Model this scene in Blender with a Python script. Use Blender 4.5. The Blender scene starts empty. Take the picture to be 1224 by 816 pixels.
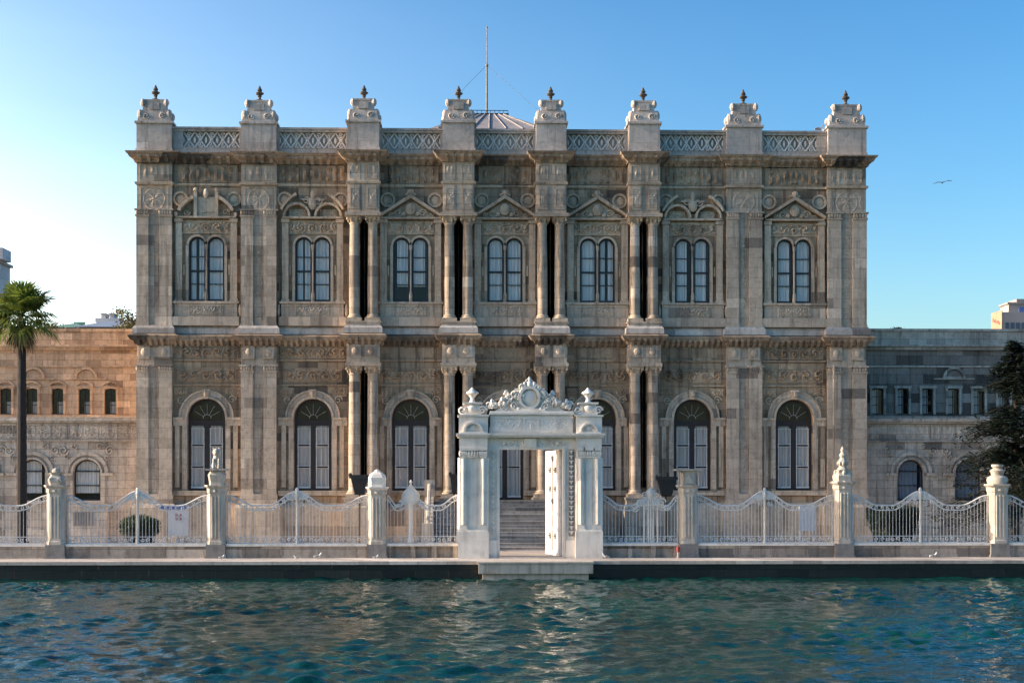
import bpy, bmesh, math, random
import numpy as np
from mathutils import Vector, geometry
R = math.radians
random.seed(7)
sc = bpy.context.scene
COL = sc.collection

# ------------------------------------------------------------------ camera
YAW = R(1.7); CX, CY, CZ = -2.02, -90.0, 4.9; FPX = 1800.0
cam = bpy.data.cameras.new('camera'); camo = bpy.data.objects.new('camera', cam); COL.objects.link(camo)
camo.location = (CX, CY, CZ); camo.rotation_euler = (R(90), 0, -YAW)
cam.sensor_width = 36; cam.lens = FPX / 1224 * 36; cam.shift_y = (570 - 408) / 1224
cam.clip_start = 0.5; cam.clip_end = 6000
sc.camera = camo

# ------------------------------------------------------------------ sky, sun, exposure
SUN_EL, SUN_BEHIND = R(20), R(-1.5)      # the sun stands to the left, a little behind the facade plane
sdir = Vector((-math.cos(SUN_BEHIND) * math.cos(SUN_EL), math.sin(SUN_BEHIND) * math.cos(SUN_EL), math.sin(SUN_EL)))
HAZE_GLOW = 2.6
w = bpy.data.worlds.new('World'); sc.world = w; w.use_nodes = True
nt = w.node_tree; nt.nodes.clear()
sky = nt.nodes.new('ShaderNodeTexSky'); sky.sky_type = 'NISHITA'; sky.sun_disc = False
sky.sun_elevation = SUN_EL; sky.sun_rotation = -(R(90) - SUN_BEHIND)
sky.air_density = 1.0; sky.dust_density = 1.8; sky.ozone_density = 2.2; sky.altitude = 0
bg = nt.nodes.new('ShaderNodeBackground'); bg.inputs[1].default_value = 0.14
wo = nt.nodes.new('ShaderNodeOutputWorld')
m1 = nt.nodes.new('ShaderNodeVectorMath'); m1.operation = 'SCALE'; m1.inputs[3].default_value = 0.13
gm = nt.nodes.new('ShaderNodeGamma'); gm.inputs[1].default_value = 1.34
m2 = nt.nodes.new('ShaderNodeVectorMath'); m2.operation = 'SCALE'; m2.inputs[3].default_value = 1/0.13
hs = nt.nodes.new('ShaderNodeHueSaturation'); hs.inputs['Saturation'].default_value = 1.28; hs.inputs['Value'].default_value = 0.88; hs.inputs['Hue'].default_value = 0.492
nt.links.new(sky.outputs[0], hs.inputs['Color']); nt.links.new(hs.outputs[0], m1.inputs[0]); nt.links.new(m1.outputs[0], gm.inputs[0]); nt.links.new(gm.outputs[0], m2.inputs[0]); 
# bright low haze in the air on the sun's side of the sky
def WM(op, a, b=None, c=None):
    n = nt.nodes.new('ShaderNodeMath'); n.operation = op
    for i_, v in enumerate((a, b, c)):
        if v is None: continue
        if isinstance(v, (int, float)): n.inputs[i_].default_value = v
        else: nt.links.new(v, n.inputs[i_])
    return n.outputs[0]
tc = nt.nodes.new('ShaderNodeTexCoord'); dt = nt.nodes.new('ShaderNodeVectorMath'); dt.operation = 'DOT_PRODUCT'
dt.inputs[1].default_value = (-math.sin(R(55)), math.cos(R(55)), 0); nt.links.new(tc.outputs['Generated'], dt.inputs[0])
sz = nt.nodes.new('ShaderNodeSeparateXYZ'); nt.links.new(tc.outputs['Generated'], sz.inputs[0])
lobe = WM('POWER', WM('MAXIMUM', dt.outputs['Value'], 0.0), 4.5)
low = WM('POWER', 2.718, WM('MULTIPLY', WM('ABSOLUTE', sz.outputs[2]), -7.0))
amt = WM('MULTIPLY', WM('MULTIPLY', lobe, low), HAZE_GLOW / 0.14)
nz = nt.nodes.new('ShaderNodeTexNoise'); nz.inputs['Scale'].default_value = 2.2; nz.inputs['Detail'].default_value = 5; mpn = nt.nodes.new('ShaderNodeMapping'); mpn.inputs['Scale'].default_value = (1, 1, 7)
nt.links.new(tc.outputs['Generated'], mpn.inputs[0]); nt.links.new(mpn.outputs[0], nz.inputs['Vector'])
amt = WM('MULTIPLY', amt, WM('MULTIPLY_ADD', nz.outputs[0], 0.5, 0.75)); amt = WM('ADD', amt, WM('MULTIPLY', WM('MULTIPLY', WM('POWER', nz.outputs[0], 3.0), low), 0.35))
gl = nt.nodes.new('ShaderNodeVectorMath'); gl.operation = 'SCALE'; gl.inputs[0].default_value = (1.0, 0.96, 0.86); nt.links.new(amt, gl.inputs[3])
am = nt.nodes.new('ShaderNodeVectorMath'); am.operation = 'ADD'; nt.links.new(m2.outputs[0], am.inputs[0]); nt.links.new(gl.outputs[0], am.inputs[1])
nt.links.new(am.outputs[0], bg.inputs[0]); nt.links.new(bg.outputs[0], wo.inputs[0])
sl = bpy.data.lights.new('sun', 'SUN'); sl.energy = 2.8; sl.angle = R(0.6); sl.color = (1.0, 0.86, 0.70)
so = bpy.data.objects.new('sun', sl); COL.objects.link(so); so.location = (-60, 0, 60)
so.rotation_euler = sdir.to_track_quat('Z', 'Y').to_euler()
vs = sc.view_settings; vs.view_transform = 'Standard'; vs.look = 'None'; vs.gamma = 1; vs.exposure = 1.42
vs.use_curve_mapping = False
sc.cycles.max_bounces = 6; sc.cycles.diffuse_bounces = 3; sc.cycles.glossy_bounces = 3; sc.cycles.transparent_max_bounces = 12
sc.cycles.caustics_reflective = False; sc.cycles.caustics_refractive = False

# ------------------------------------------------------------------ measuring the photograph
def P(px, py, Y):
    u = (px - 612) / FPX
    dx = math.sin(YAW) + u * math.cos(YAW); dy = math.cos(YAW) - u * math.sin(YAW)
    t = (Y - CY) / dy
    return CX + t * dx, CZ + (570 - py) / FPX * t
def PX(px, Y=0): return P(px, 0, Y)[0]
def PZ(px, py, Y=0): return P(px, py, Y)[1]
def zf(y): return CZ + (570 - y) / 20.0
GZ = 0.85                                # level of the quay and terrace
FY = -14.0                               # fence line
def zq(y): return CZ + (570 - y) * (FY - CY) / FPX

# ------------------------------------------------------------------ mesh builder
def wloc(o):
    v = Vector((0, 0, 0))
    while o is not None: v += o.location; o = o.parent
    return v
class MB:
    def __init__(s): s.v = []; s.f = []
    def add(s, vs_, fs_):
        n = len(s.v); s.v += [tuple(a) for a in vs_]; s.f += [tuple(i + n for i in f) for f in fs_]; return s
    def box(s, x0, x1, y0, y1, z0, z1):
        if x1 < x0: x0, x1 = x1, x0
        if y1 < y0: y0, y1 = y1, y0
        if z1 < z0: z0, z1 = z1, z0
        return s.add([(x0,y0,z0),(x1,y0,z0),(x1,y1,z0),(x0,y1,z0),(x0,y0,z1),(x1,y0,z1),(x1,y1,z1),(x0,y1,z1)],
                     [(0,3,2,1),(4,5,6,7),(0,1,5,4),(1,2,6,5),(2,3,7,6),(3,0,4,7)])
    def taper(s, cx, cy, z0, z1, a0, b0, a1, b1):
        return s.add([(cx-a0,cy-b0,z0),(cx+a0,cy-b0,z0),(cx+a0,cy+b0,z0),(cx-a0,cy+b0,z0),
                      (cx-a1,cy-b1,z1),(cx+a1,cy-b1,z1),(cx+a1,cy+b1,z1),(cx-a1,cy+b1,z1)],
                     [(0,3,2,1),(4,5,6,7),(0,1,5,4),(1,2,6,5),(2,3,7,6),(3,0,4,7)])
    def lathe(s, cx, cy, prof, n=14, ph=0.0, sx=1, sy=1):
        V = []; F = []
        for (r, z) in prof:
            for k in range(n):
                a = ph + 2*math.pi*k/n; V.append((cx + r*math.cos(a)*sx, cy + r*math.sin(a)*sy, z))
        for i in range(len(prof)-1):
            for k in range(n):
                k2 = (k+1) % n; F.append((i*n+k, i*n+k2, (i+1)*n+k2, (i+1)*n+k))
        F.append(tuple(range(n-1, -1, -1))); F.append(tuple((len(prof)-1)*n + k for k in range(n)))
        return s.add(V, F)
    def oct(s, cx, cy, prof, c=0.3):
        # square plan with chamfered corners; prof = [(half width, z)]
        V = []; F = []
        for (r, z) in prof:
            d = r * (1 - c)
            for (x, y) in ((-d,-r),(d,-r),(r,-d),(r,d),(d,r),(-d,r),(-r,d),(-r,-d)): V.append((cx+x, cy+y, z))
        for i in range(len(prof)-1):
            for k in range(8):
                k2 = (k+1) % 8; F.append((i*8+k, i*8+k2, (i+1)*8+k2, (i+1)*8+k))
        F.append(tuple(range(7,-1,-1))); F.append(tuple((len(prof)-1)*8+k for k in range(8)))
        return s.add(V, F)
    def tube(s, pts, r, n=5, r1=None):
        pts = [Vector(p) for p in pts]; V = []; F = []; m = len(pts)
        for i, p in enumerate(pts):
            t = (pts[min(i+1, m-1)] - pts[max(i-1, 0)])
            t = t.normalized() if t.length > 1e-9 else Vector((0,0,1))
            up = Vector((0,1,0)) if abs(t.y) < 0.9 else Vector((1,0,0))
            a = t.cross(up).normalized(); b = t.cross(a)
            rr = r if r1 is None else r + (r1-r)*i/max(1, m-1)
            for k in range(n):
                q = 2*math.pi*k/n; V.append(p + a*math.cos(q)*rr + b*math.sin(q)*rr)
        for i in range(m-1):
            for k in range(n):
                k2 = (k+1) % n; F.append((i*n+k, i*n+k2, (i+1)*n+k2, (i+1)*n+k))
        F.append(tuple(range(n-1,-1,-1))); F.append(tuple((m-1)*n+k for k in range(n)))
        return s.add(V, F)
    def ball(s, c, rx, ry=None, rz=None, n=8, m=5):
        ry = ry or rx; rz = rz or rx
        prof = [(math.sin(math.pi*i/m), -math.cos(math.pi*i/m)) for i in range(m+1)]
        V = []; F = []
        for (r, z) in prof:
            for k in range(n):
                a = 2*math.pi*k/n; V.append((c[0]+rx*(r+1e-3)*math.cos(a), c[1]+ry*(r+1e-3)*math.sin(a), c[2]+rz*z))
        for i in range(m):
            for k in range(n):
                k2 = (k+1) % n; F.append((i*n+k, i*n+k2, (i+1)*n+k2, (i+1)*n+k))
        return s.add(V, F)
    def ring(s, cx, cz, r0, r1, yf, yb, a0=0, a1=math.pi, n=20):
        V = []; F = []
        for i in range(n+1):
            a = a0 + (a1-a0)*i/n; c, d = math.cos(a), math.sin(a)
            V += [(cx+r0*c, yf, cz+r0*d), (cx+r1*c, yf, cz+r1*d), (cx+r1*c, yb, cz+r1*d), (cx+r0*c, yb, cz+r0*d)]
        for i in range(n):
            for k in range(4):
                k2 = (k+1) % 4; F.append((4*i+k, 4*i+k2, 4*i+4+k2, 4*i+4+k))
        F += [(0,1,2,3), (4*n+3, 4*n+2, 4*n+1, 4*n)]
        return s.add(V, F)
    def prism(s, poly, yf, yb, sides=True, holes=(), back=False):
        loops = [list(poly)] + [list(h) for h in holes]
        flat = [p for l in loops for p in l]
        tris = geometry.tessellate_polygon([[Vector((p[0], p[1], 0)) for p in l] for l in loops])
        n = len(flat); V = [(p[0], yf, p[1]) for p in flat] + [(p[0], yb, p[1]) for p in flat]; F = []
        F += [tuple(t) for t in tris]
        if back: F += [tuple(i+n for i in reversed(t)) for t in tris]
        o = 0
        for li, l in enumerate(loops):
            if li > 0 or sides:
                for k in range(len(l)):
                    k2 = (k+1) % len(l); F.append((o+k, o+k2, n+o+k2, n+o+k))
            o += len(l)
        return s.add(V, F)
    def sweep(s, plan, prof, caps=True):
        m = len(plan); V = []; F = []; k = len(prof)
        for i in range(m):
            ns = []
            for a, b in ((i-1, i), (i, i+1)):
                if 0 <= a and b < m:
                    d = Vector((plan[b][0]-plan[a][0], plan[b][1]-plan[a][1]))
                    if d.length > 1e-6: d.normalize(); ns.append(Vector((d.y, -d.x)))
            if len(ns) == 2: mv = (ns[0]+ns[1]) / max(0.2, (1 + ns[0].dot(ns[1])))
            else: mv = ns[0]
            for (o, z) in prof: V.append((plan[i][0]+mv.x*o, plan[i][1]+mv.y*o, z))
        for i in range(m-1):
            for j in range(k):
                j2 = (j+1) % k; F.append((i*k+j, i*k+j2, (i+1)*k+j2, (i+1)*k+j))
        if caps: F.append(tuple(range(k))); F.append(tuple((m-1)*k+j for j in reversed(range(k))))
        return s.add(V, F)
    def scroll(s, cx, y, cz, r, turns=1.6, hand=1, a0=0.0, th=0.04, n=None):
        n = n or int(14*turns); pts = []
        for i in range(n+1):
            t = i/n; a = a0 + hand*2*math.pi*turns*t; rr = r*(1-0.86*t)
            pts.append((cx+rr*math.cos(a), y-0.03*t, cz+rr*math.sin(a)))
        return s.tube(pts, th, 5, th*0.75)
    def build(s, name, mat, parent=None, smooth=False, flat_normals=False):
        off = wloc(parent) if parent else Vector((0,0,0))
        me = bpy.data.meshes.new(name)
        me.from_pydata([(a[0]-off.x, a[1]-off.y, a[2]-off.z) for a in s.v], [], s.f)
        if not flat_normals:
            bm = bmesh.new(); bm.from_mesh(me); bmesh.ops.recalc_face_normals(bm, faces=bm.faces); bm.to_mesh(me); bm.free()
        me.materials.append(mat)
        if smooth:
            me.polygons.foreach_set('use_smooth', [True]*len(me.polygons))
            try: me.set_sharp_from_angle(angle=R(40))
            except Exception: pass
        me.update()
        o = bpy.data.objects.new(name, me); COL.objects.link(o); o.parent = parent
        return o
def tag(o, label=None, cat=None, group=None, kind=None):
    if label: o['label'] = label
    if cat: o['category'] = cat
    if group: o['group'] = group
    if kind: o['kind'] = kind
    return o
def thing(name, loc, label, cat, group=None):
    o = bpy.data.objects.new(name, None); COL.objects.link(o); o.location = loc; o.empty_display_size = 0.5
    return tag(o, label, cat, group)

# ------------------------------------------------------------------ materials
def mat(name):
    m = bpy.data.materials.new(name); m.use_nodes = True; nt = m.node_tree
    return m, nt, nt.nodes['Principled BSDF']
def N(nt, t, **kw):
    n = nt.nodes.new(t)
    for k, v in kw.items(): setattr(n, k, v)
    return n
def ramp(nt, stops, interp='LINEAR'):
    r = nt.nodes.new('ShaderNodeValToRGB'); r.color_ramp.interpolation = interp
    e = r.color_ramp.elements
    e[0].position, e[0].color = stops[0][0], (*stops[0][1], 1); e[1].position, e[1].color = stops[-1][0], (*stops[-1][1], 1)
    for p, c in stops[1:-1]: x = e.new(p); x.color = (*c, 1)
    return r
def g3(v): return (v, v, v)
def mixc(nt, mode, fac, a, b):
    m = N(nt, 'ShaderNodeMix', data_type='RGBA', blend_type=mode)
    if isinstance(fac, (int, float)): m.inputs[0].default_value = fac
    else: nt.links.new(fac, m.inputs[0])
    for s_, v in ((6, a), (7, b)):
        if isinstance(v, tuple): m.inputs[s_].default_value = (*v, 1)
        else: nt.links.new(v, m.inputs[s_])
    return m.outputs[2]
def xz_coord(nt):
    g = N(nt, 'ShaderNodeNewGeometry'); sp = N(nt, 'ShaderNodeSeparateXYZ'); cb = N(nt, 'ShaderNodeCombineXYZ')
    ad = N(nt, 'ShaderNodeMath', operation='ADD')
    nt.links.new(g.outputs['Position'], sp.inputs[0])
    nt.links.new(sp.outputs[0], ad.inputs[0]); nt.links.new(sp.outputs[1], ad.inputs[1])
    nt.links.new(ad.outputs[0], cb.inputs[0]); nt.links.new(sp.outputs[2], cb.inputs[1])
    return g.outputs['Position'], cb.outputs[0]
def noise(nt, vec, scale, detail=4, rough=0.55, sc3=None):
    n = N(nt, 'ShaderNodeTexNoise'); n.inputs['Scale'].default_value = scale; n.inputs['Detail'].default_value = detail
    n.inputs['Roughness'].default_value = rough
    if sc3:
        mp = N(nt, 'ShaderNodeMapping'); mp.inputs['Scale'].default_value = sc3
        nt.links.new(vec, mp.inputs[0]); vec = mp.outputs[0]
    nt.links.new(vec, n.inputs['Vector']); return n.outputs[0]
def masonry(name, c_lo, c_hi, c_dark, bw=1.15, bh=0.47, dark=0.07, light=0.05, streak=0.5, bump=0.5, rough=0.85, mortar=0.012, c_light=None):
    m, nt, b = mat(name); pos, xz = xz_coord(nt)
    br = N(nt, 'ShaderNodeTexBrick'); nt.links.new(xz, br.inputs['Vector'])
    br.inputs['Color1'].default_value = (0,0,0,1); br.inputs['Color2'].default_value = (1,1,1,1); br.inputs['Mortar'].default_value = (.45,.45,.45,1)
    br.inputs['Scale'].default_value = 1; br.inputs['Mortar Size'].default_value = mortar
    br.inputs['Brick Width'].default_value = bw; br.inputs['Row Height'].default_value = bh; br.inputs['Mortar Smooth'].default_value = 0.10
    cl = c_light or tuple(min(1, c*1.25) for c in c_hi)
    mid = tuple((a+c)/2 for a, c in zip(c_lo, c_hi))
    rp = ramp(nt, [(0.0, c_dark), (dark, tuple(.45*d+.55*l for d, l in zip(c_dark, c_lo))), (dark+.02, c_lo), (0.5, mid), (0.98-light, c_hi), (1.0, cl)])
    nt.links.new(br.outputs['Color'], rp.inputs[0])
    col = rp.outputs[0]
    n1 = noise(nt, pos, 0.35, 5, 0.6)
    r1 = ramp(nt, [(0.3, (0.62, 0.60, 0.60)), (0.45, g3(0.92)), (0.55, g3(1.02)), (0.72, (1.16, 1.12, 1.06))]); nt.links.new(n1, r1.inputs[0])
    col = mixc(nt, 'MULTIPLY', 0.8, col, r1.outputs[0])
    n2 = noise(nt, pos, 1.0, 6, 0.68, (3.4, 3.4, 0.20))
    r2 = ramp(nt, [(0.36, g3(0.30)), (0.44, g3(0.75)), (0.50, g3(1.0))]); nt.links.new(n2, r2.inputs[0])
    col = mixc(nt, 'MULTIPLY', streak, col, r2.outputs[0])
    n3 = noise(nt, pos, 4.0, 8, 0.75)
    r3 = ramp(nt, [(0.3, g3(0.55)), (0.46, g3(0.94)), (0.58, g3(1.05)), (0.75, g3(1.25))]); nt.links.new(n3, r3.inputs[0])
    col = mixc(nt, 'MULTIPLY', 0.9, col, r3.outputs[0]); col = mixc(nt, 'MULTIPLY', 1.0, col, (1.12, 1.05, 1.0))
    mj = mixc(nt, 'MULTIPLY', br.outputs['Fac'], col, (0.55, 0.52, 0.5))
    nt.links.new(mj, b.inputs['Base Color']); b.inputs['Roughness'].default_value = rough
    h = N(nt, 'ShaderNodeMath', operation='MULTIPLY_ADD'); nt.links.new(br.outputs['Fac'], h.inputs[0]); h.inputs[1].default_value = -0.6
    nt.links.new(n3, h.inputs[2])
    bp = N(nt, 'ShaderNodeBump'); bp.inputs['Strength'].default_value = bump; bp.inputs['Distance'].default_value = 0.03
    nt.links.new(h.outputs[0], bp.inputs['Height']); nt.links.new(bp.outputs[0], b.inputs['Normal'])
    return m
def plain(name, c, rough=0.6, var=0.25, scale=3.0, bump=0.15, metal=0.0, spec=0.5, streak=0.0):
    m, nt, b = mat(name); g = N(nt, 'ShaderNodeNewGeometry'); pos = g.outputs['Position']
    n1 = noise(nt, pos, scale, 5, 0.65)
    r1 = ramp(nt, [(0.3, g3(1-var)), (0.5, g3(1.0)), (0.72, g3(1+var*0.35))]); nt.links.new(n1, r1.inputs[0])
    col = mixc(nt, 'MULTIPLY', 1.0, c, r1.outputs[0])
    if streak:
        n2 = noise(nt, pos, 1.3, 4, 0.6, (3, 3, 0.25)); r2 = ramp(nt, [(0.36, (0.45, 0.42, 0.38)), (0.55, g3(1))]); nt.links.new(n2, r2.inputs[0])
        col = mixc(nt, 'MULTIPLY', streak, col, r2.outputs[0])
    nt.links.new(col, b.inputs['Base Color']); b.inputs['Roughness'].default_value = rough
    b.inputs['Metallic'].default_value = metal; b.inputs['Specular IOR Level'].default_value = spec
    if bump:
        n3 = noise(nt, pos, scale*6, 4, 0.6); bp = N(nt, 'ShaderNodeBump'); bp.inputs['Strength'].default_value = bump; bp.inputs['Distance'].default_value = 0.02
        nt.links.new(n3, bp.inputs['Height']); nt.links.new(bp.outputs[0], b.inputs['Normal'])
    return m
def glassy(name):
    m, nt, b = mat(name); nt.nodes.remove(b); out = nt.nodes['Material Output']
    tr = N(nt, 'ShaderNodeBsdfTransparent'); tr.inputs[0].default_value = (0.98, 0.985, 0.99, 1)
    gl = N(nt, 'ShaderNodeBsdfGlossy'); gl.inputs['Roughness'].default_value = 0.03
    g = N(nt, 'ShaderNodeNewGeometry'); bp = N(nt, 'ShaderNodeBump'); bp.inputs['Strength'].default_value = 0.12; bp.inputs['Distance'].default_value = 0.05
    nt.links.new(noise(nt, g.outputs['Position'], 1.6, 2), bp.inputs['Height']); nt.links.new(bp.outputs[0], gl.inputs['Normal'])
    fr = N(nt, 'ShaderNodeFresnel'); fr.inputs[0].default_value = 1.5
    bf = N(nt, 'ShaderNodeMath', operation='SUBTRACT'); bf.inputs[0].default_value = 1; nt.links.new(g.outputs['Backfacing'], bf.inputs[1])
    fm = N(nt, 'ShaderNodeMath', operation='MULTIPLY'); nt.links.new(fr.outputs[0], fm.inputs[0]); nt.links.new(bf.outputs[0], fm.inputs[1])
    mx = N(nt, 'ShaderNodeMixShader'); nt.links.new(fm.outputs[0], mx.inputs[0]); nt.links.new(tr.outputs[0], mx.inputs[1]); nt.links.new(gl.outputs[0], mx.inputs[2])
    nt.links.new(mx.outputs[0], out.inputs[0]); return m
def foliage(name, c1, c2, transl=0.25):
    m, nt, b = mat(name); g = N(nt, 'ShaderNodeNewGeometry')
    n1 = noise(nt, g.outputs['Position'], 2.2, 3)
    r = ramp(nt, [(0.3, c1), (0.7, c2)]); nt.links.new(n1, r.inputs[0])
    mx = mixc(nt, 'MULTIPLY', 0.5, r.outputs[0], (1,1,1)); rr = ramp(nt, [(0, g3(0.55)), (1, g3(1.3))]); nt.links.new(g.outputs['Random Per Island'], rr.inputs[0])
    mx = mixc(nt, 'MULTIPLY', 0.9, r.outputs[0], rr.outputs[0])
    nt.links.new(mx, b.inputs['Base Color']); b.inputs['Roughness'].default_value = 0.6
    tb = N(nt, 'ShaderNodeBsdfTranslucent'); nt.links.new(mx, tb.inputs[0]); ms = N(nt, 'ShaderNodeMixShader'); ms.inputs[0].default_value = transl
    out = nt.nodes['Material Output']; nt.links.new(b.outputs[0], ms.inputs[1]); nt.links.new(tb.outputs[0], ms.inputs[2]); nt.links.new(ms.outputs[0], out.inputs[0])
    return m

M = {}
M['wall'] = masonry('facade stone', (0.30,0.226,0.152), (0.43,0.332,0.232), (0.09,0.075,0.062), streak=0.85, dark=0.10)
M['pier'] = masonry('pier stone', (0.46,0.385,0.305), (0.57,0.485,0.39), (0.22,0.185,0.155), bw=1.3, bh=0.6, dark=0.05, streak=0.6, mortar=0.008)
M['carved'] = masonry('carved stone', (0.33,0.248,0.168), (0.47,0.362,0.256), (0.13,0.10,0.08), bw=1.9, bh=1.4, streak=0.85, bump=0.8, mortar=0.006)
M['trim'] = masonry('trim stone', (0.49,0.40,0.30), (0.60,0.505,0.39), (0.24,0.20,0.16), bw=1.5, bh=2.0, streak=0.6, mortar=0.006)
M['column'] = masonry('column stone', (0.38,0.315,0.245), (0.49,0.415,0.33), (0.13,0.11,0.095), bw=2.5, bh=0.62, dark=0.13, light=0.08, c_light=(0.66,0.60,0.52), streak=0.85, mortar=0.008)
M['cornice'] = masonry('weathered cornice', (0.297,0.230,0.172), (0.460,0.363,0.266), (0.068,0.061,0.052), bw=1.6, bh=3.0, dark=0.12, streak=0.75, mortar=0.006)
M['parapet'] = masonry('parapet marble', (0.44,0.405,0.37), (0.56,0.52,0.48), (0.24,0.22,0.205), bw=1.7, bh=1.9, dark=0.05, streak=0.5, mortar=0.006)
M['lattice'] = plain('pierced marble', (0.90,0.83,0.76), 0.7, 0.2, 2.0, streak=0.2)
M['lead'] = plain('lead roof', (0.30,0.27,0.26), 0.6, 0.3, 1.0)
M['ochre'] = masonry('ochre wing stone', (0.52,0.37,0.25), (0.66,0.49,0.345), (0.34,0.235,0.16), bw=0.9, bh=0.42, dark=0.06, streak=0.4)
M['wing'] = masonry('wing stone', (0.44,0.395,0.34), (0.56,0.51,0.445), (0.22,0.185,0.155), streak=0.55)
M['wingr'] = masonry('right wing stone', (0.47,0.42,0.36), (0.60,0.55,0.48), (0.22,0.20,0.18), streak=0.6)
M['darkgrey'] = masonry('sooty wing stone', (0.18,0.155,0.13), (0.31,0.28,0.255), (0.06,0.055,0.05), bw=1.7, bh=0.6, dark=0.25, light=0.1, streak=0.6, c_light=(0.50,0.45,0.41))  # darker, more uneven blocks than the lower storey
M['marble'] = plain('gate marble', (0.84,0.77,0.68), 0.55, 0.22, 1.6, 0.25, streak=0.22)
M['marbleg'] = plain('blueish gate marble', (0.80,0.74,0.665), 0.55, 0.2, 1.6, 0.25, streak=0.2)
M['post'] = plain('post marble', (0.54,0.475,0.40), 0.6, 0.25, 1.8, 0.3, streak=0.55)
M['plinth'] = masonry('plinth stone', (0.30,0.265,0.225), (0.44,0.39,0.335), (0.15,0.14,0.13), bw=1.9, bh=1.3, dark=0.15, streak=0.6)
M['plinthd'] = plain('dark plinth block', (0.24,0.225,0.21), 0.7, 0.3, 2.5, streak=0.4)
M['paving'] = masonry('quay paving', (0.42,0.38,0.34), (0.55,0.51,0.46), (0.3,0.27,0.25), bw=1.4, bh=5, streak=0.0)
M['quayface'] = masonry('wet shaded quay face', (0.008,0.009,0.008), (0.018,0.019,0.016), (0.003,0.004,0.003), bw=1.6, bh=0.42, dark=0.2, streak=0.8, rough=0.35, c_light=(0.04,0.04,0.034))  # wet stone, with shade under the overhang put into its near-black colour
M['iron'] = plain('white iron', (0.74,0.71,0.68), 0.5, 0.25, 4, 0.1, streak=0.2)
M['wood'] = plain('dark window wood', (0.028,0.017,0.014), 0.5, 0.3, 3)
M['blue'] = plain('dark blue window frame', (0.022,0.024,0.034), 0.45, 0.3, 3)
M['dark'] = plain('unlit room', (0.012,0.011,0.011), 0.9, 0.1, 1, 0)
M['glass'] = glassy('window glass')
M['black'] = plain('black metal', (0.015,0.015,0.016), 0.5, 0.3, 4)
M['fin'] = plain('finial bronze', (0.09,0.075,0.06), 0.6, 0.4, 6)
M['bark'] = plain('palm bark', (0.035,0.028,0.025), 0.9, 0.5, 6, 0.8)
M['palm'] = foliage('palm leaves', (0.09,0.14,0.02), (0.22,0.26,0.05), 0.35)
M['dry'] = foliage('dry palm leaves', (0.16,0.11,0.05), (0.22,0.16,0.08), 0.2)
M['cedar'] = foliage('cedar needles', (0.008,0.018,0.012), (0.016,0.03,0.018), 0.05)
M['hedge'] = foliage('hedge leaves', (0.03,0.055,0.014), (0.06,0.09,0.028), 0.15)
M['topiary'] = foliage('topiary leaves', (0.018,0.028,0.014), (0.034,0.046,0.024), 0.1)
M['far'] = foliage('far leaves', (0.06,0.09,0.03), (0.16,0.13,0.05), 0.3)
M['white'] = plain('white panel', (0.72,0.73,0.76), 0.5, 0.1, 1)
M['signblue'] = plain('blue print', (0.10,0.16,0.42), 0.5, 0.1, 1)
M['red'] = plain('red paint', (0.30,0.04,0.03), 0.5, 0.1, 1)
M['feather'] = plain('gull feathers', (0.6,0.6,0.6), 0.7, 0.2, 5)
M['featherd'] = plain('dark feathers', (0.05,0.05,0.06), 0.7, 0.2, 5)
M['conc'] = masonry('far concrete', (0.42,0.44,0.47), (0.55,0.57,0.60), (0.3,0.32,0.36), bw=3, bh=3.1, streak=0.2)
M['render'] = plain('far render', (0.33,0.31,0.30), 0.8, 0.15, 0.3)
M['orange'] = plain('orange cladding', (0.36,0.22,0.14), 0.8, 0.2, 0.4)
M['slate'] = plain('blue slate roof', (0.20,0.25,0.32), 0.7, 0.2, 0.6)
M['green'] = plain('green copper roof', (0.12,0.24,0.18), 0.7, 0.2, 0.6)
M['bglass'] = plain('far window', (0.05,0.08,0.14), 0.2, 0.2, 0.5)
M['soil'] = plain('garden ground', (0.17,0.15,0.12), 0.95, 0.3, 0.5)
M['stairs'] = masonry('stair marble', (0.30,0.30,0.30), (0.42,0.42,0.41), (0.18,0.18,0.18), bw=2.2, bh=0.196, streak=0.5)
# curtains: folded cloth
def curtain_mat(name, c):
    m, nt, b = mat(name); pos, xz = xz_coord(nt)
    n = noise(nt, pos, 1.0, 3, 0.5, (9, 9, 0.3)); r = ramp(nt, [(0.3, tuple(x*0.78 for x in c)), (0.6, c), (0.75, tuple(min(.92, x*1.2) for x in c))]); nt.links.new(n, r.inputs[0])
    nt.links.new(r.outputs[0], b.inputs['Base Color']); b.inputs['Roughness'].default_value = 0.9; return m
M['curtain'] = curtain_mat('net curtain', (0.80,0.76,0.72))
M['curtain2'] = curtain_mat('lower net curtain', (0.56,0.52,0.49))
# water
def water_mat():
    m, nt, b = mat('sea water'); g = N(nt, 'ShaderNodeNewGeometry'); pos = g.outputs['Position']
    n0 = noise(nt, pos, 0.06, 3); r = ramp(nt, [(0.35, (0.001,0.024,0.019)), (0.65, (0.002,0.050,0.038))]); nt.links.new(n0, r.inputs[0])
    nt.links.new(r.outputs[0], b.inputs['Base Color']); b.inputs['Roughness'].default_value = 0.06; b.inputs['IOR'].default_value = 1.5
    a = noise(nt, pos, 1.0, 3, 0.6, (1.6, 2.6, 1)); c = noise(nt, pos, 1.0, 2, 0.5, (4.0, 7.0, 1))
    ad = N(nt, 'ShaderNodeMath', operation='MULTIPLY_ADD'); nt.links.new(c, ad.inputs[0]); ad.inputs[1].default_value = 0.28; nt.links.new(a, ad.inputs[2])
    bp = N(nt, 'ShaderNodeBump'); bp.inputs['Strength'].default_value = 1.0; bp.inputs['Distance'].default_value = 0.05
    nt.links.new(ad.outputs[0], bp.inputs['Height']); nt.links.new(bp.outputs[0], b.inputs['Normal'])
    return m
M['water'] = water_mat()

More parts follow.
